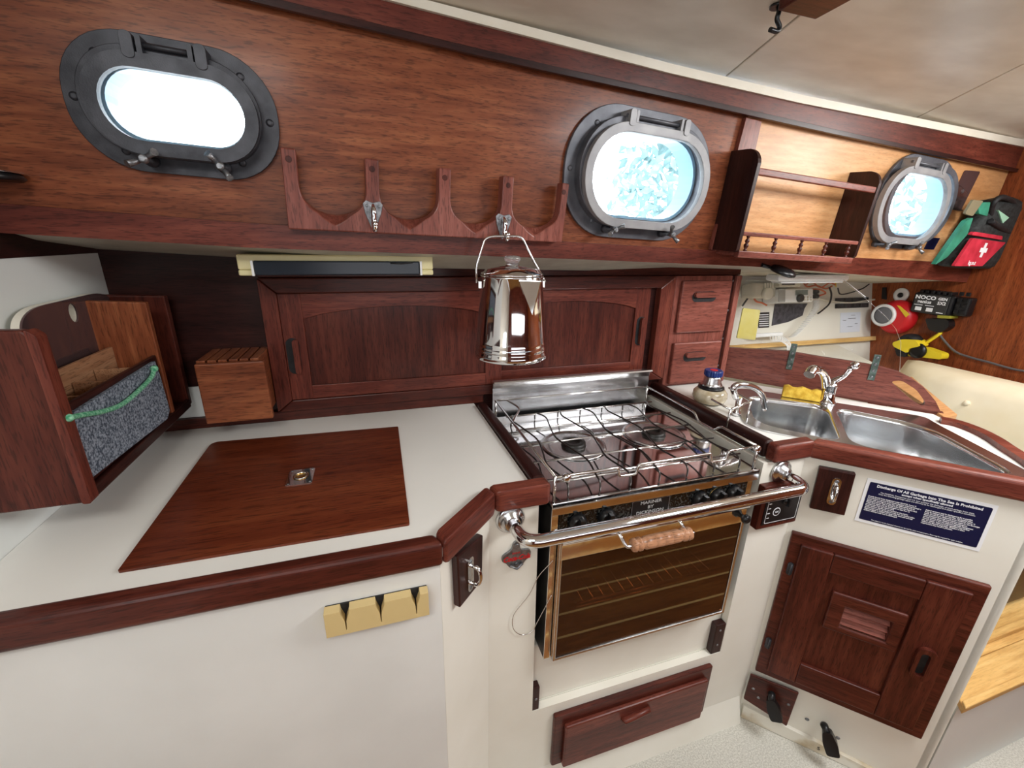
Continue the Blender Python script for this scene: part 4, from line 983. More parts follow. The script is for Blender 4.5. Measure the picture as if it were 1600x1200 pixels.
# ------------------------------------------------------------------ wall organizer on the left bulkhead
t = thing('wall_organizer', 'tall teak utensil box with grey felt side on the left bulkhead', 'organizer', (-0.51, 0.97, 0.999))
XO = -0.450; XI = -0.5745
part('end_panel', MB().prism(faceY(.748), [(XI, .998), (XO, .998), (XO, 1.262), (XO - .008, 1.270), (XI, 1.274)], -.016, 0), W['tkz'], t, .003)
part('end_edging', MB().prism(faceY(.748), roundpoly([(XO - .004, .998), (XO + .008, .998), (XO + .008, 1.262), (XO - .004, 1.272)], .004, 3), -.018, .003), W['trz'], t, .002)
part('middle_panel', MB().prism(faceY(1.085), [(XI, .998), (XO, .998), (XO, 1.262), (XI, 1.268)], -.014, 0), W['csz'], t, .003)
part('end_panel', MB().prism(faceY(1.176), [(XI, .998), (XO, .998), (XO, 1.264), (XI, 1.268)], -.019, 0), W['tkz'], t, .003)
FO = Frame((XO, 0, 0), Y, Z)
part('bottom_board', MB().box(WORLD, XI, XO - .006, .7645, 1.176, .999, 1.010), W['tky'], t, .002)
part('bottom_lip', MB().box(WORLD, XO - .006, XO + .004, .7665, 1.176, .996, 1.016), W['dky'], t, .002)
part('front_board', MB().box(WORLD, XO - .012, XO - .004, .7665, 1.084, 1.0165, 1.150), W['dky'], t, .002)
part('felt_cover', MB().prism(FO, FO.qs([(99, 655), (243, 564), (252, 590), (266, 640), (262, 655), (137, 753)], .003), -.004, .003), felt, t, .002)
P = [FO.at(x, y, .009) for x, y in ((108, 653), (130, 648), (160, 643), (190, 632), (215, 612), (236, 590), (241, 576))]
part('elastic_cord', MB().tube(smooth_path(P, 6), .0042, 10).ball(P[0], .006).ball(P[-1], .007), cordm, t, label='green elastic cord looped over the felt')
for q in (0, 1, 2):
    y = .86 + .07 * q
    part('cross_divider', MB().box(WORLD, XI + .05, XO - .0125, y, y + .006, 1.0105, 1.138 + .004 * q), W['divider'], t, .001)
part('long_divider', MB().box(WORLD, XI + .042, XI + .049, .7645, 1.0845, 1.0105, 1.172), W['divider'], t, .001)
part('back_board', MB().box(WORLD, XI, XI + .006, .7645, 1.0845, 1.0105, 1.235), W['dky'], t, .001)

# clear cutting sheet with hole standing in the organizer
CF = Frame((XI + .022, 0, 0), Y, Z)
co = CF.qs([(30, 520), (32, 497), (50, 480), (150, 457), (169, 463), (168, 500), (164, 556)], 0)
zb = 1.0112
outl = [(co[0][0], zb)] + co[:-1] + [(co[-1][0], zb)]
hc = CF.q(112, 489)
t = thing('cutting_sheet', 'glossy dark sheet with pale edge and round hole standing in the utensil box', 'cutting board', CF.w(.92, zb, 0))
so_ = roundpoly(outl, [.002, .012, .03, .03, .03, .012, .01, .002], 4)
part('pale_back', MB().prism(CF, so_, -.012, -.0005, [[(hc[0] + .013 * math.cos(k * math.pi / 8), hc[1] + .018 * math.sin(k * math.pi / 8)) for k in range(16)]]), creamtrim, t, .001)
part('dark_face', MB().prism(CF, roundpoly(outl, [.002, .012, .03, .03, .03, .012, .01, .002], 4), 0, .003, [[(hc[0] + .013 * math.cos(k * math.pi / 8), hc[1] + .018 * math.sin(k * math.pi / 8)) for k in range(16)]]), darkmirror, t, .0006)

# ------------------------------------------------------------------ mug rack
U = CAB
def rk_(x, y, c=.0): return U.q(x, y, c)
x0 = rk_(446, 300, .02)[0]; x1 = rk_(876, 330, .02)[0]
bb = line(U, (452, 357), (872, 378), .02); tb = line(U, (452, 233), (882, 288), .02)
t = thing('mug_rack', 'five post scalloped teak mug rack on the cabin side between portholes', 'rack', U.w((x0 + x1) / 2, bb((x0 + x1) / 2), 0))
pw = .0125
posts = [x0 + .012] + [rk_(x, 300, .02)[0] for x in (581, 691, 788)] + [x1 - .008]
def rackpoly(lift, vee):
    poly = [(x0, bb(x0)), (x1, bb(x1))]; N = 28
    for i in range(4, -1, -1):
        xc = posts[i]; tz = tb(xc)
        if i == 4: poly += [(xc + pw * .9, tz), (xc - pw * .5, tz + .001)]
        else: poly += [(xc + pw, tz), (xc - pw, tz)] if i > 0 else [(xc + pw, tz), (x0, tz)]
        if i > 0:
            xa, xb = posts[i - 1] + pw, posts[i] - (pw if i < 4 else pw * .5)
            m = (xa + xb) / 2; hw = (xb - xa) / 2; low = bb(m) + lift
            top = tz - .050
            for k in range(N + 1):
                an = math.pi * k / N; cx = math.cos(an)
                u = low + (top - low) * (1 - math.sin(an) ** .75)
                v = u - (low - bb(m) - .011) * max(0.0, 1 - abs(cx) / .5) ** .9
                poly.append((m + hw * cx, u * (1 - vee) + v * vee))
    return poly
part('rack_board', MB().prism(U, rackpoly(.030, 0.0), .0145, .042, outer2=rackpoly(.026, 1.0)), W['pkz'], t, .0025)
part('mounting_cleat', MB().box(U, x0 + .01, x1 - .01, bb(m) + .0, bb(m) + .006, .0142, .0144), W['dkx'], t) if False else None
part('mount_block', MB().prism(U, [(x0, bb(x0)), (x1, bb(x1)), (x1, bb(x1) + .010), (x0, bb(x0) + .010)], .0003 + .014, .0144), W['tkx'], t) if False else None
for i, xc in enumerate(posts):
    part('wood_plug', MB().lathe(U.w(xc, tb(xc) - .018, .042), U.uz, [(.0055, 0), (.005, .0006)], 14), W['tkz'], t)

def hook(px, py, lab):
    a, b = U.q(px, py, .044)
    t = thing('coat_hook', lab, 'hook', U.w(a, b, .0425), 'chrome hooks on the mug rack')
    pl = [(-.015, .014), (-.010, .019), (0, .016), (.010, .019), (.015, .014), (.012, 0), (.004, -.020), (0, -.024), (-.004, -.020), (-.012, 0)]
    part('back_plate', MB().prism(U, [(a + x * 1.25, b + y * 1.25) for x, y in pl], .0426, .0460), pewter, t, .001)
    part('hook_arm', MB().tube(smooth_path([U.w(a, b + .014, .046), U.w(a, b + .006, .056), U.w(a, b - .012, .057), U.w(a, b - .026, .062), U.w(a, b - .028, .072), U.w(a, b - .020, .076)], 5), .0052, 10).ball(U.w(a, b - .018, .076), .006), chrome, t)
    for s in (-1, 1): part('screw', MB().lathe(U.w(a + s * .0115, b + .014, .0461), U.uz, [(.0028, 0), (.002, .0008)], 8), pewter, t)
    return U.w(a, b - .0235, .067)
hook(583, 334, 'empty chrome coat hook on the second post of the mug rack')
hk = hook(786, 352, 'chrome coat hook on the fourth post holding the coffee pot')

# ------------------------------------------------------------------ coffee percolator hanging from hook
PF = Frame((0, hk.y, 0), X, Z)
cxl = PF.q(744, 540)[0]; cxr = PF.q(852, 545)[0]; zb_ = PF.q(798, 556)[1]
cx = (cxl + cxr) / 2 - .003; zt_ = PF.q(790, 430)[1]
rb_ = (cxr - cxl) / 2; rt_ = rb_ * .80; H = zt_ - zb_
o = Vector((cx, hk.y - .002, zb_))
# swing slightly with the handle
t = thing('coffee_percolator', 'polished steel coffee percolator hanging from the mug rack hook', 'coffee pot', o)
part('body', MB().lathe(o, Z, [(rb_ * .94, 0), (rb_, .003), (rb_, .014), (rb_ * .975, .018), (rb_ * .975, .022), (rb_ * .985, .026), (rb_ * .965, .030), (rb_ * .955, .034), (rb_ * .965, .038), (rb_ * .945, .042), (rt_ * 1.0, H - .006), (rt_ * 1.03, H - .003), (rt_ * 1.03, H)], 48), chrome, t)
part('lid', MB().lathe(o + Z * (H + .0005), Z, [(rt_ * 1.02, 0), (rt_ * 1.02, .004), (rt_ * .92, .007), (rt_ * .86, .013), (rt_ * .5, .018), (.016, .020), (.016, .022)], 40), chrome, t)
part('glass_knob', MB().lathe(o + Z * (H + .0225), Z, [(.013, 0), (.014, .006), (.018, .010), (.019, .016), (.016, .019), (.004, .020)], 18), pbr('knob_glass', (.95, .97, .97), .03, trans=.9, ior=1.5), t)
sp_ = Vector((.35, -.94, 0)).normalized(); sd = Vector((.94, .35, 0)).normalized()
r1_, r0_ = rt_ * 1.02, rb_ * .90
ring0 = [o + Z * (H - .004) + sd * -.034 + sp_ * (r1_ * .90), o + Z * (H - .004) + sp_ * (r1_ + .030), o + Z * (H - .004) + sd * .034 + sp_ * (r1_ * .93)]
ring1 = [o + Z * (H - .080) + sd * -.005 + sp_ * (r1_ + .002), o + Z * (H - .080) + sp_ * (r1_ + .006), o + Z * (H - .075) + sd * .005 + sp_ * (r1_ + .002)]
part('spout', MB().loft([ring0, ring1], True, True, False), chrome, t, .002)
for s in (-1, 1):
    e = o + Vector((s * (rt_ + .006), 0, H - .018))
    part('handle_ear', MB().box(Frame(e, X, Z), -.004, .004, -.010, .006, -.005, .005), wire, t, .001)
e0 = o + Vector((-(rt_ + .013), 0, H - .016)); e1 = o + Vector((rt_ + .013, 0, H - .016))
pk = [PF.at(x, y) for x, y in ((741, 440), (744, 415), (758, 372), (770, 369), (815, 369), (834, 408), (834, 437))]
pk = [e0] + [Vector((p.x, o.y + (hk.y - o.y), p.z)) for p in pk[1:-1]] + [e1]
part('bail_handle', MB().tube(fillet(pk, .012, 4), .0026, 10), wire, t)

# ------------------------------------------------------------------ strip light under the fascia
LF = faceY(1.06)
c = LF.qs([(369, 391), (675, 402), (674, 431), (376, 428)])
x0, x1 = c[0][0], c[1][0]; z1, z0 = (c[0][1] + c[1][1]) / 2, (c[2][1] + c[3][1]) / 2
z1 -= .002
t = thing('strip_light', 'ivory strip light with dark lens under the fascia, switched off', 'light', LF.w((x0 + x1) / 2, z0, 0))
part('housing', MB().box(LF, x0, x1, z0 + .012, z1, -.05, .012), ivory, t, .003)
part('end_cap', MB().box(LF, x0, x0 + .030, z0, z0 + .0118, -.05, .014), ivory, t, .003)
part('end_cap', MB().box(LF, x1 - .030, x1, z0, z0 + .0118, -.05, .014), ivory, t, .003)
part('lens', MB().box(LF, x0 + .031, x1 - .031, z0 + .001, z1 - .012, .0125, .018), noisy('smoked_lens', (.012, .018, .026), (.02, .028, .04), 4, .2), t, .003)
part('lens_end', MB().box(LF, x0 + .026, x0 + .0305, z0, z1 - .012, .0125, .019), whitepl, t)
part('lens_end', MB().box(LF, x1 - .0305, x1 - .026, z0, z1 - .012, .0125, .019), whitepl, t)
part('switch_lead', MB().tube([LF.at(610, 411, .020), LF.at(628, 412, .022), LF.at(645, 410, .020)], .0018, 6), blackpl, t)

# ------------------------------------------------------------------ hanging shelf with spindles
SD = .095
l0 = CAB.q(1112, 390, 0)[0] + .004; r0 = CAB.q(1334, 408, SD)[0]
zbot = (CAB.q(1152, 403, SD)[1] + CAB.q(1334, 410, SD)[1]) / 2
l0 = CAB.q(1150, 403, SD)[0]
ztop = CAB.q(1203, 232, SD)[1]; 
t = thing('hanging_shelf', 'open teak spice shelf with turned spindles on the orange cabin side', 'shelf', CAB.w((l0 + r0) / 2, zbot, 0))
shear = lambda b: (b - zbot) * .0
for s, xx in ((0, l0), (1, r0)):
    F = Frame(CAB.w(xx, 0, 0), CAB.uz, CAB.uy)     # plane of the side: a = out from wall, c towards -x
    bz = f_top(xx) + .002 if s else f_top(xx) + .002
    cc = .0145
    poly = [(cc if bz < f_top(xx) else .0006, bz), (SD, zbot if zbot > bz else bz)] 
    poly = [(.0006, bz), (SD - .006, bz - .0), (SD, bz + .006), (SD, ztop - .035)] + [(SD - .040 + .040 * math.cos(a_), ztop - .040 + .040 * math.sin(a_)) for a_ in [math.pi / 16 * k for k in range(1, 9)]] + [(.0006, ztop)]
    part('side_panel', MB().prism(F, poly, -.006, .006), W['dkz'], t, .0025)
bz = f_top((l0 + r0) / 2) + .004
def frontrail(pa, pb, hh, cc0, cc1, nm='front_rail'):
    b0 = CAB.q(*pa, SD)[1]; b1 = CAB.q(*pb, SD)[1]; bm = (b0 + b1) / 2
    part(nm, MB().box(CAB, l0 + .0065, r0 - .0065, bm - hh / 2, bm + hh / 2, cc0, cc1), W['pkx'], t, .0025); return bm  # rails paled in colour to stand for their glossy highlight
frontrail((1206, 272), (1388, 299), .017, SD - .014, SD - .002)
zr = frontrail((1170, 366), (1345, 380), .011, SD - .016, SD)
zs = frontrail((1155, 399), (1335, 406), .018, SD - .016, SD)
part('shelf_board', MB().box(CAB, l0 + .0065, r0 - .0065, zs - .006, zs + .004, .0148, SD - .0165), W['pkx'], t, .002)
hh = (zr - .0055) - (zs + .009)
for k in range(5):
    xx = l0 + .035 + (r0 - l0 - .07) * k / 4
    pr_ = [(.0050, 0), (.0050, .06), (.0028, .12), (.0060, .30), (.0064, .42), (.0034, .52), (.0062, .64), (.0052, .74), (.0026, .86), (.0048, .94), (.0048, 1)]
    part('spindle', MB().lathe(CAB.w(xx, zs + .009, SD - .008), CAB.uy, [(r_, q * hh) for r_, q in pr_], 14), W['tkz'], t)

# small speaker/gadget under the shelf
gp = CAB.at(1222, 420, .03)
t = thing('clip_lamp', 'black round clip lamp below the left end of hanging shelf', 'lamp', gp - Z * .012)
F = Frame(gp - Z * .004, X, Y)
part('lamp_head', MB().lathe(gp - Z * .014, Vector((.15, -.35, 1)), [(.034, 0), (.040, .004), (.040, .010), (.030, .018), (.010, .020)], 26), blackpl, t)
part('lens', MB().lathe(gp - Z * .0145 - Vector((.15, -.35, 1)).normalized() * .0008, Vector((.15, -.35, 1)), [(.026, 0), (.026, .0006)], 22), pbr('grey_lens', (.35, .35, .36), .15), t)
part('clip_arm', MB().tube([gp + Vector((-.02, .015, .0)), CAB.at(1190, 414, .016)], .006, 8), blackpl, t)

# ------------------------------------------------------------------ right end of the cabin side
# acrylic holder with dark back
t = thing('acrylic_holder', 'clear acrylic card holder right of the third porthole', 'holder', CAB.at(1495, 328))
c = CAB.qs([(1507, 266), (1531, 268), (1500, 330), (1478, 327)], .001)
part('back_sheet', MB().prism(CAB, roundpoly(c, .008, 3), .0006, .003), darkmirror, t)
c2 = CAB.qs([(1499, 289), (1513, 303), (1500, 330), (1478, 327)], .016)
part('front_pocket', MB().prism(CAB, roundpoly(c2, .005, 3), .015, .018), acrylic, t, .0008)
part('pocket_floor', MB().prism(CAB, [c[3], c[2], (c[2][0], c[2][1] + .004), (c[3][0], c[3][1] + .004)], .0031, .0149), acrylic, t)
part('round_button', MB().lathe(CAB.at(1503, 299, .003), CAB.uz, [(.008, 0), (.007, .002)], 14), pewter, t)
part('dark_patch', MB().prism(CAB, CAB.qs([(1452, 371), (1468, 372), (1458, 390), (1443, 389)]), .0005, .0025), navy, None, .0005, label='small dark rectangle stuck below the third porthole', cat='sticker')

# first aid bag
t = thing('first_aid_bag', 'green and black hanging bag with red first aid pocket', 'bag', CAB.at(1500, 418, .05))
ol = [(1459, 415), (1490, 418), (1533, 419), (1573, 388), (1601, 366), (1592, 340), (1574, 314), (1557, 307), (1533, 312), (1521, 313), (1510, 335), (1495, 357)]
base_ = CAB.qs(ol, .02)
cx_ = sum(p[0] for p in base_) / len(base_); cy_ = sum(p[1] for p in base_) / len(base_)
rp = roundpoly(base_, .012, 3)
lay = [(.015, .93), (.022, .98), (.040, 1.0), (.066, .98), (.078, .90), (.084, .70)]
part('bag_body', MB().loft([[CAB.w(cx_ + (p[0] - cx_) * s * (1 + .03 * math.sin(i * 1.3)), cy_ + (p[1] - cy_) * s, c_) for i, p in enumerate(rp)] for c_, s in lay]), noisy('black_mesh_fabric', (.010, .012, .012), (.03, .035, .035), 90, .7, bump=.5, bscale=40), t)
def patch(nm, pts, c0_, c1_, mat, bev=.002, r=.006, label=None):
    return part(nm, MB().prism(CAB, roundpoly(CAB.qs(pts, c1_), r, 3), c0_, c1_), mat, t, bev, label=label)
patch('red_pocket', [(1521, 372), (1572, 379), (1535, 416), (1491, 416)], .080, .090, pocketred, .003)
patch('red_flap', [(1523, 362), (1567, 369), (1566, 375), (1518, 367)], .080, .092, pocketred, .002)
patch('green_side', [(1510, 345), (1521, 340), (1512, 366), (1480, 402), (1461, 414)], .070, .0845, greenfab, .003)
patch('green_top', [(1528, 316), (1548, 316), (1543, 338), (1530, 334)], .074, .088, greenfab, .003)
patch('green_window', [(1560, 328), (1577, 340), (1567, 349)], .080, .088, pbr('pale_green_mesh', (.35, .62, .45), .6), .001, .002)
patch('hang_tab', [(1521, 312), (1537, 314), (1520, 338), (1508, 334)], .084, .092, pbr('olive_tab', (.20, .17, .10), .6), .001)
part('strap', MB().tube(smooth_path([CAB.at(x, y, .07 + .02 * math.sin(k)) for k, (x, y) in enumerate(((1546, 340), (1552, 318), (1566, 308), (1583, 318), (1592, 340), (1600, 360), (1588, 368), (1566, 358), (1548, 345)))], 5), .009, 8), blackmat, t)
a, b = CAB.q(1537, 391, .091)
cr_ = [(-.005, .016), (.005, .016), (.005, .005), (.015, .005), (.015, -.005), (.005, -.005), (.005, -.016), (-.005, -.016), (-.005, -.005), (-.015, -.005), (-.015, .005), (-.005, .005)]
part('white_cross', MB().prism(CAB, [(a + x * 1.6, b + y * 1.6) for x, y in cr_], .0902, .0912), paper, t)
a, b = CAB.q(1519, 411, .091)
text('lettering', 'kg.m.t', CAB, a, b, .0905, .021, paper, t, bold=.0004)

# ------------------------------------------------------------------ chart table corner
# ledge behind the board
zl = .955
struct('trim_9', MB().prism(level(0), [(1.22, 1.268), level(zl).q(1400, 584), (2.08, 1.44), (1.22, 1.44)], zl - .02, zl), creamtrim, label='cream ledge behind the arched board')
struct('trim_10', MB().box(HULL, 1.215, 2.345, -.095, -.075, .0, .03), W['plank'], .002, label='low wooden fiddle along the hull side')
def hbox(nm, pts, c0_, c1_, mat, parent, bev=.002, label=None, **k):
    c = HULL.qs(pts, c1_); xs = sorted(p[0] for p in c); zs_ = sorted(p[1] for p in c)
    return part(nm, MB().box(HULL, (xs[0] + xs[1]) / 2, (xs[2] + xs[3]) / 2, (zs_[0] + zs_[1]) / 2, (zs_[2] + zs_[3]) / 2, c0_, c1_), mat, parent, bev, label=label, **k)
# radio
t = thing('marine_radio', 'white marine radio with small screen mounted in the chart corner', 'radio', HULL.at(1243, 472, .0))
hbox('radio_body', [(1218, 450), (1272, 452), (1270, 472), (1216, 472)], .001, .085, whitepl, t, .006)
hbox('radio_face', [(1218, 451), (1228, 451), (1227, 472), (1217, 472)], .0852, .090, pbr('grille_grey', (.42, .42, .40), .6), t, .002)
hbox('screen', [(1244, 453), (1263, 453), (1262, 461), (1243, 461)], .0855, .088, greyscreen, t, .001)
part('dial', MB().lathe(HULL.at(1249, 466, .086), HULL.uz, [(.018, 0), (.017, .010), (.012, .012)], 18), blackpl, t)
part('side_knob', MB().lathe(HULL.at(1272, 456, .07), HULL.ux, [(.010, 0), (.010, .02)], 12), blackpl, t)
part('side_knob', MB().lathe(HULL.at(1272, 463, .07), HULL.ux, [(.010, 0), (.010, .02)], 12), blackpl, t)
for i in range(2):
    for j in range(3):
        part('button', MB().lathe(HULL.at(1257 + 5 * j, 464.5 + 4 * i, .0855), HULL.uz, [(.005, 0), (.004, .002)], 10), beige, t)
# beige holder
t = thing('speaker_box', 'beige external speaker with round knob left of the radio', 'speaker', HULL.at(1185, 472, 0))
hbox('housing', [(1178, 441), (1216, 442), (1212, 468), (1176, 462)], .001, .07, beige, t, .012)
part('knob', MB().lathe(HULL.at(1197, 459, .07), HULL.uz, [(.026, 0), (.025, .014), (.020, .016)], 22), creamtrim, t)
for k in range(4): hbox('rib', [(1195 + 4 * k, 442), (1197 + 4 * k, 442), (1197 + 4 * k, 451), (1195 + 4 * k, 451)], .0705, .075, creamtrim, t, .001)
t = thing('bracket_box', 'beige plastic bracket above the radio against the hull', 'bracket', HULL.at(1230, 447, 0))
hbox('box', [(1219, 440), (1253, 440), (1252, 448), (1218, 448)], .001, .10, beige, t, .006)
hbox('slot', [(1222, 443), (1242, 443), (1242, 445), (1222, 445)], .1005, .102, blackmat, t, .0005)
# dark screen patch, label, vents, paper
t = None
part('dark_mesh_panel', MB().prism(HULL, HULL.qs([(1211, 475), (1262, 474), (1257, 482), (1254, 493), (1232, 503), (1206, 509)], .003), .0008, .004), noisy('dark_navy_mesh', (.008, .008, .014), (.07, .07, .09), 60, .4), None, .001, label='dark mesh patch on the hull under the radio', cat='panel')
t = thing('instruction_label', 'small black label with white lines left of the dark mesh patch', 'label', HULL.at(1192, 512, 0))
hbox('label_card', [(1187, 488), (1203, 488), (1201, 512), (1183, 512)], .0008, .002, blackpl, t, 0)
for k in range(6): hbox('printed_line', [(1186.5, 491 + 3.4 * k), (1201, 491.4 + 3.4 * k), (1201, 492.6 + 3.4 * k), (1186.2, 492.2 + 3.4 * k)], .0021, .0024, paper, t, 0)
for k, (ya, yb, lb) in enumerate(((465, 472, 'upper of two flat black vents on the cream hull'), (474, 481, 'lower of two flat black vents on the cream hull'))):
    t = thing('hull_vent', lb, 'vent', HULL.at(1330, yb, 0), 'black vents on the hull side')
    hbox('vent_plate', [(1307, ya), (1358, ya), (1357, yb), (1305, yb)], .0008, .006, blackmat, t, .002)
    for q in range(4): hbox('vent_fin', [(1310 + 12 * q, ya + 1), (1318 + 12 * q, ya + 1), (1318 + 12 * q, yb - 1.5), (1310 + 12 * q, yb - 1.5)], .0062, .008, pbr('fin_grey', (.03, .03, .035), .3) if (k, q) == (0, 0) else D.materials['fin_grey'], t, .0005)
t = thing('chart_card', 'small pale printed card taped to the cream hull', 'card', HULL.at(1330, 518, 0))
hbox('card', [(1315, 487), (1345, 489), (1343, 520), (1311, 518)], .0008, .0018, pbr('pale_card', (.72, .76, .84), .5), t, 0)
for x, y, l in ((1317, 500, 5), (1325, 497, 12), (1336, 505, 4), (1324, 510, 8), (1330, 492, 6)):
    hbox('printed_line', [(x, y), (x + l, y), (x + l, y + .8), (x, y + .8)], .0019, .0022, pewter, t, 0)
# mic and coil cord
t = thing('microphone', 'white hand microphone on a coiled cord in the chart corner', 'microphone', HULL.at(1200, 525, .01))
hbox('mic_body', [(1181, 519), (1225, 521), (1224, 527), (1180, 526)], .02, .05, whitepl, t, .006)
path = smooth_path([HULL.at(x, y, .06) for x, y in ((1276, 468), (1274, 482), (1264, 498), (1250, 515), (1237, 527))], 10)
cp_ = []
for i in range(len(path) - 1):
    for k in range(6):
        f = k / 6; p = path[i].lerp(path[i + 1], f); an = 2 * math.pi * (i * 6 + k) / 10.0
        cp_.append(p + HULL.ux * .013 * math.cos(an) + HULL.uz * .013 * math.sin(an))
part('coil_cord', MB().tube(cp_, .0014, 5), whitepl, t)
path = smooth_path([HULL.at(x, y, .07) for x, y in ((1205, 528), (1222, 530), (1232, 538), (1233, 547))], 8)
cp_ = []
for i in range(len(path) - 1):
    for k in range(6):
        f = k / 6; p = path[i].lerp(path[i + 1], f); an = 2 * math.pi * (i * 6 + k) / 10.0
        cp_.append(p + HULL.ux * .012 * math.cos(an) + HULL.uy * .012 * math.sin(an))
part('coil_cord', MB().tube(cp_, .0014, 5), whitepl, t)
# wires
def cable(pts, r, mat, lab, nm='cable', F=HULL, c=.03):
    return part(nm, MB().tube(smooth_path([F.at(x, y, c) for x, y in pts], 6), r, 6), mat, None, label=lab, cat='cable')
cable([(1296, 449), (1299, 460), (1296, 474), (1286, 484), (1278, 490)], .004, blackpl, 'black cable curving down right of the radio')
cable([(1278, 466), (1300, 471), (1330, 473), (1352, 470), (1374, 467)], .004, creamtrim, 'cream cable running across the vents to the right bulkhead', c=.012)
cable([(1177, 464), (1182, 471), (1190, 473), (1198, 477)], .004, orangew, 'red lead with black fuse holder below the beige speaker')
cable([(1170, 460), (1176, 455), (1160, 478)], .004, blackpl, 'short black lead at the left edge of the chart corner')
for k, pts in enumerate((((1255, 441), (1262, 448), (1275, 446), (1290, 451), (1300, 447)), ((1258, 446), (1268, 440), (1282, 449), (1296, 442), (1305, 445)), ((1262, 452), (1280, 452), (1290, 458), (1280, 462)))):
    cable(pts, .0035, orangew, ('tangled orange wire above the radio, nearest the tube light', 'tangled orange wire weaving right of the radio', 'orange wire loop beside the radio knobs')[k], c=.02 + .01 * k)
cable([(1305, 438), (1306, 448)], .003, yellow, 'short yellow wire end right of the orange tangle')
cable([(1309, 450), (1315, 460), (1345, 452), (1358, 444)], .003, blackmat, 'thin black wire draped above the vents')
# tube light
t = thing('tube_light', 'white fluorescent tube light under the deck in the chart corner', 'light', HULL.at(1260, 437, .2))
TF = faceY(1.22)
pA, pB = TF.at(1206, 434), TF.at(1316, 431)
part('housing', MB().box(TF, pA.x, pB.x, pA.z - .012, pA.z + .012, -.03, .03), whitepl, t, .008)
part('diffuser', MB().box(TF, pA.x + .02, pB.x - .02, pA.z - .018, pA.z - .0125, -.02, .025), whitepl, t, .003)
part('pull_string', MB().tube([TF.at(1314, 434, .0), BOARD.at(1352, 464, -.04)], .0012, 6), whitepl, t)
# yellow note hanging left
t = thing('yellow_card', 'translucent yellow card hanging at left edge of the chart corner', 'card', faceY(1.28).at(1165, 528))
part('card', MB().prism(faceY(1.28), roundpoly(faceY(1.28).qs([(1160, 481), (1187, 484), (1179, 531), (1150, 528)]), .006, 3), 0, .004), noisy('yellow_translucent', (.80, .66, .12), (.85, .78, .36), 6, .35), t, .001)
# orange book on ledge
t = thing('orange_booklet', 'orange-brown booklet lying on the ledge behind the arched board', 'book', (1.33, 1.33, .9555))
part('cover', MB().box(Frame((1.38, 1.34, .9556), (1, -.1, 0), (.1, 1, 0)), -.10, .10, -.05, .05, 0, .012), noisy('orange_cover', (.40, .10, .04), (.62, .22, .10), 18, .4), t, .002)
part('pages', MB().box(Frame((1.38, 1.34, .9556), (1, -.1, 0), (.1, 1, 0)), -.098, .102, -.0515, -.0505, .002, .010), paper, t)

# ------------------------------------------------------------------ things on the right bulkhead
R = RIGHT
t = thing('vent_plug', 'round white fitting with dark centre left of the battery charger', 'fitting', R.at(1409, 461))
a, b = R.q(1409, 461)
part('ring', MB().lathe(R.w(a, b, .0006), R.uz, [(.032, 0), (.032, .006), (.027, .010), (.012, .010), (.012, .006)], 28), whitepl, t)
part('centre', MB().lathe(R.w(a, b, .006), R.uz, [(.011, 0), (.011, .006), (.004, .008)], 16), blackpl, t)
part('tie_slot', MB().prism(R, R.qs([(1380, 449), (1386, 449), (1386, 468), (1379, 467)]), .0006, .008), blackpl, None, .001, label='narrow black switch on bulkhead left of the round white fitting', cat='switch')
# charger
t = thing('battery_charger', 'black ribbed battery charger screwed to the right bulkhead', 'charger', R.at(1465, 490))
c = R.qs([(1423, 457), (1487, 460), (1487, 494), (1422, 490)], .06)
x0, x1 = (c[0][0] + c[3][0]) / 2, (c[1][0] + c[2][0]) / 2; z0, z1 = (c[2][1] + c[3][1]) / 2, (c[0][1] + c[1][1]) / 2
part('body', MB().box(R, x0, x1, z0, z1, .001, .055), blackpl, t, .010)
part('face_plate', MB().box(R, x0 + .010, x1 - .012, z0 + .006, z1 - .006, .0552, .060), pbr('charger_face', (.035, .035, .035), .45), t, .002)
for k in range(6): part('top_fin', MB().box(R, x0 + .014 + (x1 - x0 - .045) * k / 5, x0 + .028 + (x1 - x0 - .045) * k / 5, z1 - .004, z1 + .012, .006, .048), blackpl, t, .003)
part('side_block', MB().box(R, x1 + .0004, x1 + .050, z0 + .008, z1 - .004, .001, .046), blackpl, t, .008)
for k in range(4):
    for q in range(2): part('side_rib', MB().box(R, x1 + .006 + .022 * q, x1 + .022 + .022 * q, z0 + .018 + .024 * k, z0 + .034 + .024 * k, .0462, .051), blackpl, t, .003)
wC = x1 - x0; hC = z1 - z0
text('lettering', 'NOCO', R, x0 + wC * .34, z1 - hC * .22, .0602, hC * .24, paper, t, bold=.0008, sx=1.15)
text('lettering', 'genius', R, x0 + wC * .34, z1 - hC * .42, .0602, hC * .22, paper, t, bold=.0006, sx=1.05)
text('lettering', 'GEN', R, x0 + wC * .76, z1 - hC * .22, .0602, hC * .18, paper, t, bold=.0006)
text('lettering', '5X2', R, x0 + wC * .76, z1 - hC * .42, .0602, hC * .20, paper, t, bold=.0006)
for q in (.24, .52):
    part('indicator', MB().box(R, x0 + wC * q - .012, x0 + wC * q + .012, z0 + hC * .14, z0 + hC * .32, .0601, .062), paper, t, .001)
    part('indicator', MB().box(R, x0 + wC * q - .02, x0 + wC * q + .012, z0 + hC * .40, z0 + hC * .43, .0601, .061), paper, t)
part('indicator', MB().box(R, x0 + wC * .70, x0 + wC * .86, z0 + hC * .12, z0 + hC * .16, .0601, .061), paper, t)
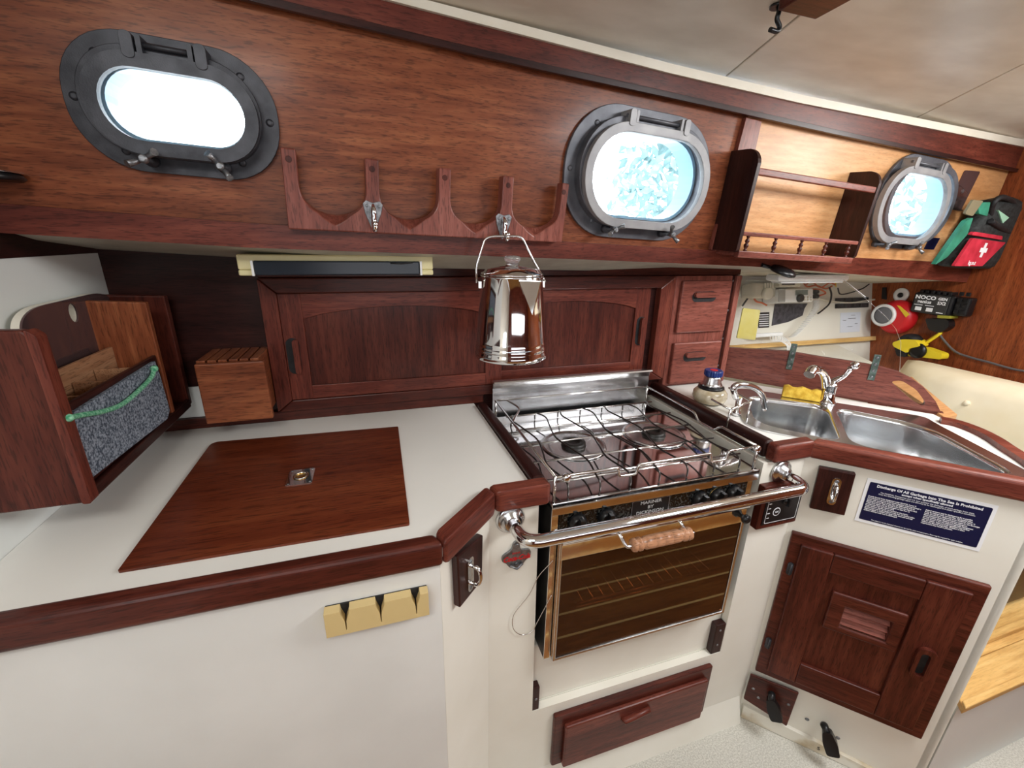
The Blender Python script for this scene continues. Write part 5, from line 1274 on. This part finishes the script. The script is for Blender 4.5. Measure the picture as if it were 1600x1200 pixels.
# plug below charger
t = thing('power_plug', 'black power plug below the battery charger', 'plug', R.at(1470, 518))
part('socket_cover', MB().prism(R, roundpoly(R.qs([(1446, 497), (1482, 499), (1484, 511), (1470, 520), (1452, 516)], .04), .012, 3), .001, .045), blackpl, t, .008)
part('yellow_band', MB().prism(R, R.qs([(1464, 492), (1484, 494), (1484, 498), (1463, 497)], .058), .002, .056), pbr('dull_yellow', (.35, .33, .04), .5), t, .002)
cable([(1470, 520), (1462, 526), (1450, 534), (1440, 541)], .007, yellow, 'thick yellow cord running from the plug to the yellow lantern', F=RIGHT, c=.03)
cable([(1474, 517), (1458, 527), (1444, 536), (1434, 543)], .005, yellow, 'thin yellow cord behind the thick yellow cord', F=RIGHT, c=.012)
cable([(1466, 519), (1475, 532), (1492, 549), (1515, 558), (1545, 566), (1580, 576), (1602, 580)], .0045, pbr('grey_cable', (.12, .11, .11), .4), 'dark grey cable running along the right bulkhead behind the cushion', F=RIGHT, c=.014)
# red extinguisher-like horn
t = thing('fog_horn', 'red round horn with white rim left of the battery charger', 'horn', R.at(1400, 518))
a, b = R.q(1398, 495, .06)
part('red_body', MB().lathe(R.w(a - .012, b - .004, .001), R.uz, [(.070, 0), (.078, .012), (.078, .03), (.066, .05), (.05, .056)], 32), red, t)
part('white_rim', MB().lathe(R.w(a - .045, b, .057), R.uz, [(.050, 0), (.052, .012), (.044, .016), (.040, .012)], 30), whitepl, t)
part('grey_centre', MB().lathe(R.w(a - .045, b, .0695), R.uz, [(.039, 0), (.030, .002), (.004, .0025)], 24), pbr('grey_foam', (.16, .16, .17), .8), t)
part('yellow_tag', MB().prism(R, R.qs([(1401, 477), (1406, 478), (1421, 491), (1415, 496)], .06), .0575, .0595), pbr('yellow_tag', (.75, .52, .03), .5), t, .0005)
# yellow lantern / cordless tool
t = thing('cordless_lantern', 'yellow and black hand tool lying in front of the right bulkhead', 'tool', R.at(1430, 560, .06))
part('yellow_body', MB().prism(R, roundpoly(R.qs([(1395, 535), (1410, 530), (1432, 531), (1438, 541), (1420, 545), (1418, 552), (1396, 541)], .08), .010, 3), .02, .085), yellow, t, .006)
part('black_hub', MB().lathe(R.at(1426, 537, .03), R.uz, [(.045, 0), (.047, .02), (.042, .04), (.03, .045)], 24), blackmat, t)
part('black_grip', MB().prism(R, roundpoly(R.qs([(1398, 542), (1420, 546), (1416, 558), (1402, 556)], .07), .008, 3), .02, .075), blackmat, t, .005)
part('yellow_arm', MB().prism(R, roundpoly(R.qs([(1420, 541), (1445, 543), (1474, 553), (1472, 562), (1440, 558), (1418, 556)], .06), .010, 3), .02, .065), yellow, t, .005)
part('black_pad', MB().lathe(R.at(1434, 548, .066), R.uz, [(.034, 0), (.033, .008), (.02, .012)], 20), blackpl, t)

# cushion leaning on the bulkhead
RZ_ = .42
t = thing('settee_cushion', 'cream upholstered backrest cushion against the right bulkhead', 'cushion', (2.20, .80, .30))
tl = RIGHT.at(1422, 560, .14); tr = RIGHT.at(1640, 622, .14)
ztop_ = (RIGHT.at(1600, 603, .14).z + tl.z) / 2
mb = MB(); rings = []
yy0, yy1 = tl.y + .02, .25
nY = 22
for i in range(nY + 1):
    f = i / nY; y = yy0 + (yy1 - yy0) * f
    wr = .006 * math.sin(f * 19) + .004 * math.sin(f * 47)
    e = min(1, min(f, 1 - f) * 14) ** .5
    w_ = .055 * e + .006
    prof = [(2.20 - w_, .32), (2.205 - w_ - .012 - wr, .45), (2.21 - w_ - .010 + wr, .65), (2.215 - w_ - .006 + wr, ztop_ - .06), (2.22 - w_ + .012, ztop_ - .018), (2.235, ztop_ - (1 - e) * .01), (2.262 , ztop_ - .02), (2.275, .6), (2.27, .32)]
    rings.append([Vector((a_, y, b_)) for a_, b_ in prof])
mb.loft(rings)
part('cushion_body', mb, cushion, t)
part('button', MB().ball((2.140, .95, ztop_ - .10), .010), cushion, t)

# settee locker right of the sink cabinet
t = thing('settee_bench', 'pale varnished plank seat on a white base right of the sink cabinet', 'seat', (1.85, .60, FLOOR))
ex = lambda y: 1.352 + (y - .403) * 1.05
def plank(nm, y0, y1, z0, z1, mat, bv=.003): part(nm, MB().prism(WORLD, [(ex(y0), y0), (2.345, y0), (2.345, y1), (ex(y1), y1)], z0, z1), mat, t, bv)
plank('white_front', .402, .42, FLOOR + .001, .2815, whitew, 0)
plank('seat_plank', .388, .470, .282, .302, W['plank'])
plank('seat_lip', .384, .400, .3025, .312, W['plank'])
plank('seat_board', .471, .70, .282, .300, W['plank'])
plank('seat_strip', .49, .512, .3005, .318, W['plank'])
part('table_leaf', MB().prism(faceY(.56), roundpoly([(1.64, .3195), (2.08, .3195), (2.08, .80), (1.64, .80)], [.12, .12, .05, .05], 6), -.02, 0), W['dkx'], None, .004, label='dark rounded table leaf hanging above the pale plank seat', cat='table')

# overhead hook and wood block, lamp rim at far left
cp_ = CE.at(1216, 8)
t = thing('ceiling_hook', 'twisted black metal hook hanging from the headliner', 'hook', cp_)
hp = Frame((0, cp_.y - .01, 0), X, Z)
part('hook_rod', MB().tube(smooth_path([cp_ + Z * .0, hp.at(1217, 18), hp.at(1214, 30), hp.at(1218, 42), hp.at(1214, 49), hp.at(1203, 46)], 6), .0042, 10), blackpl, t)
part('hook_eye', MB().lathe(cp_ - Z * .004, Z, [(.014, 0), (.014, .004)], 14), blackpl, t)
a, b = CE.q(1248, -4)
part('overhead_block', MB().box(CE, a - .035, a + .055, b - .06, b + .008, -.022, -.0008), W['tkx'], None, .003, label='small teak block on the headliner beside the black hook', cat='block')
q = LEFT.at(0, 274, .012)
t = thing('reading_lamp', 'dark rim of a small lamp at the far left edge', 'lamp', q)
lp = CAB.at(8, 278, .03)
part('lamp_dish', MB().lathe(lp + Z * -.004 + X * -.03, Z, [(.045, 0), (.050, .004), (.046, .010), (.02, .014)], 26), blackpl, t)
part('lamp_rim', MB().lathe(lp + Z * .0065 + X * -.03, Z, [(.0485, 0), (.0505, .0015), (.0485, .003)], 26), chrome, t)
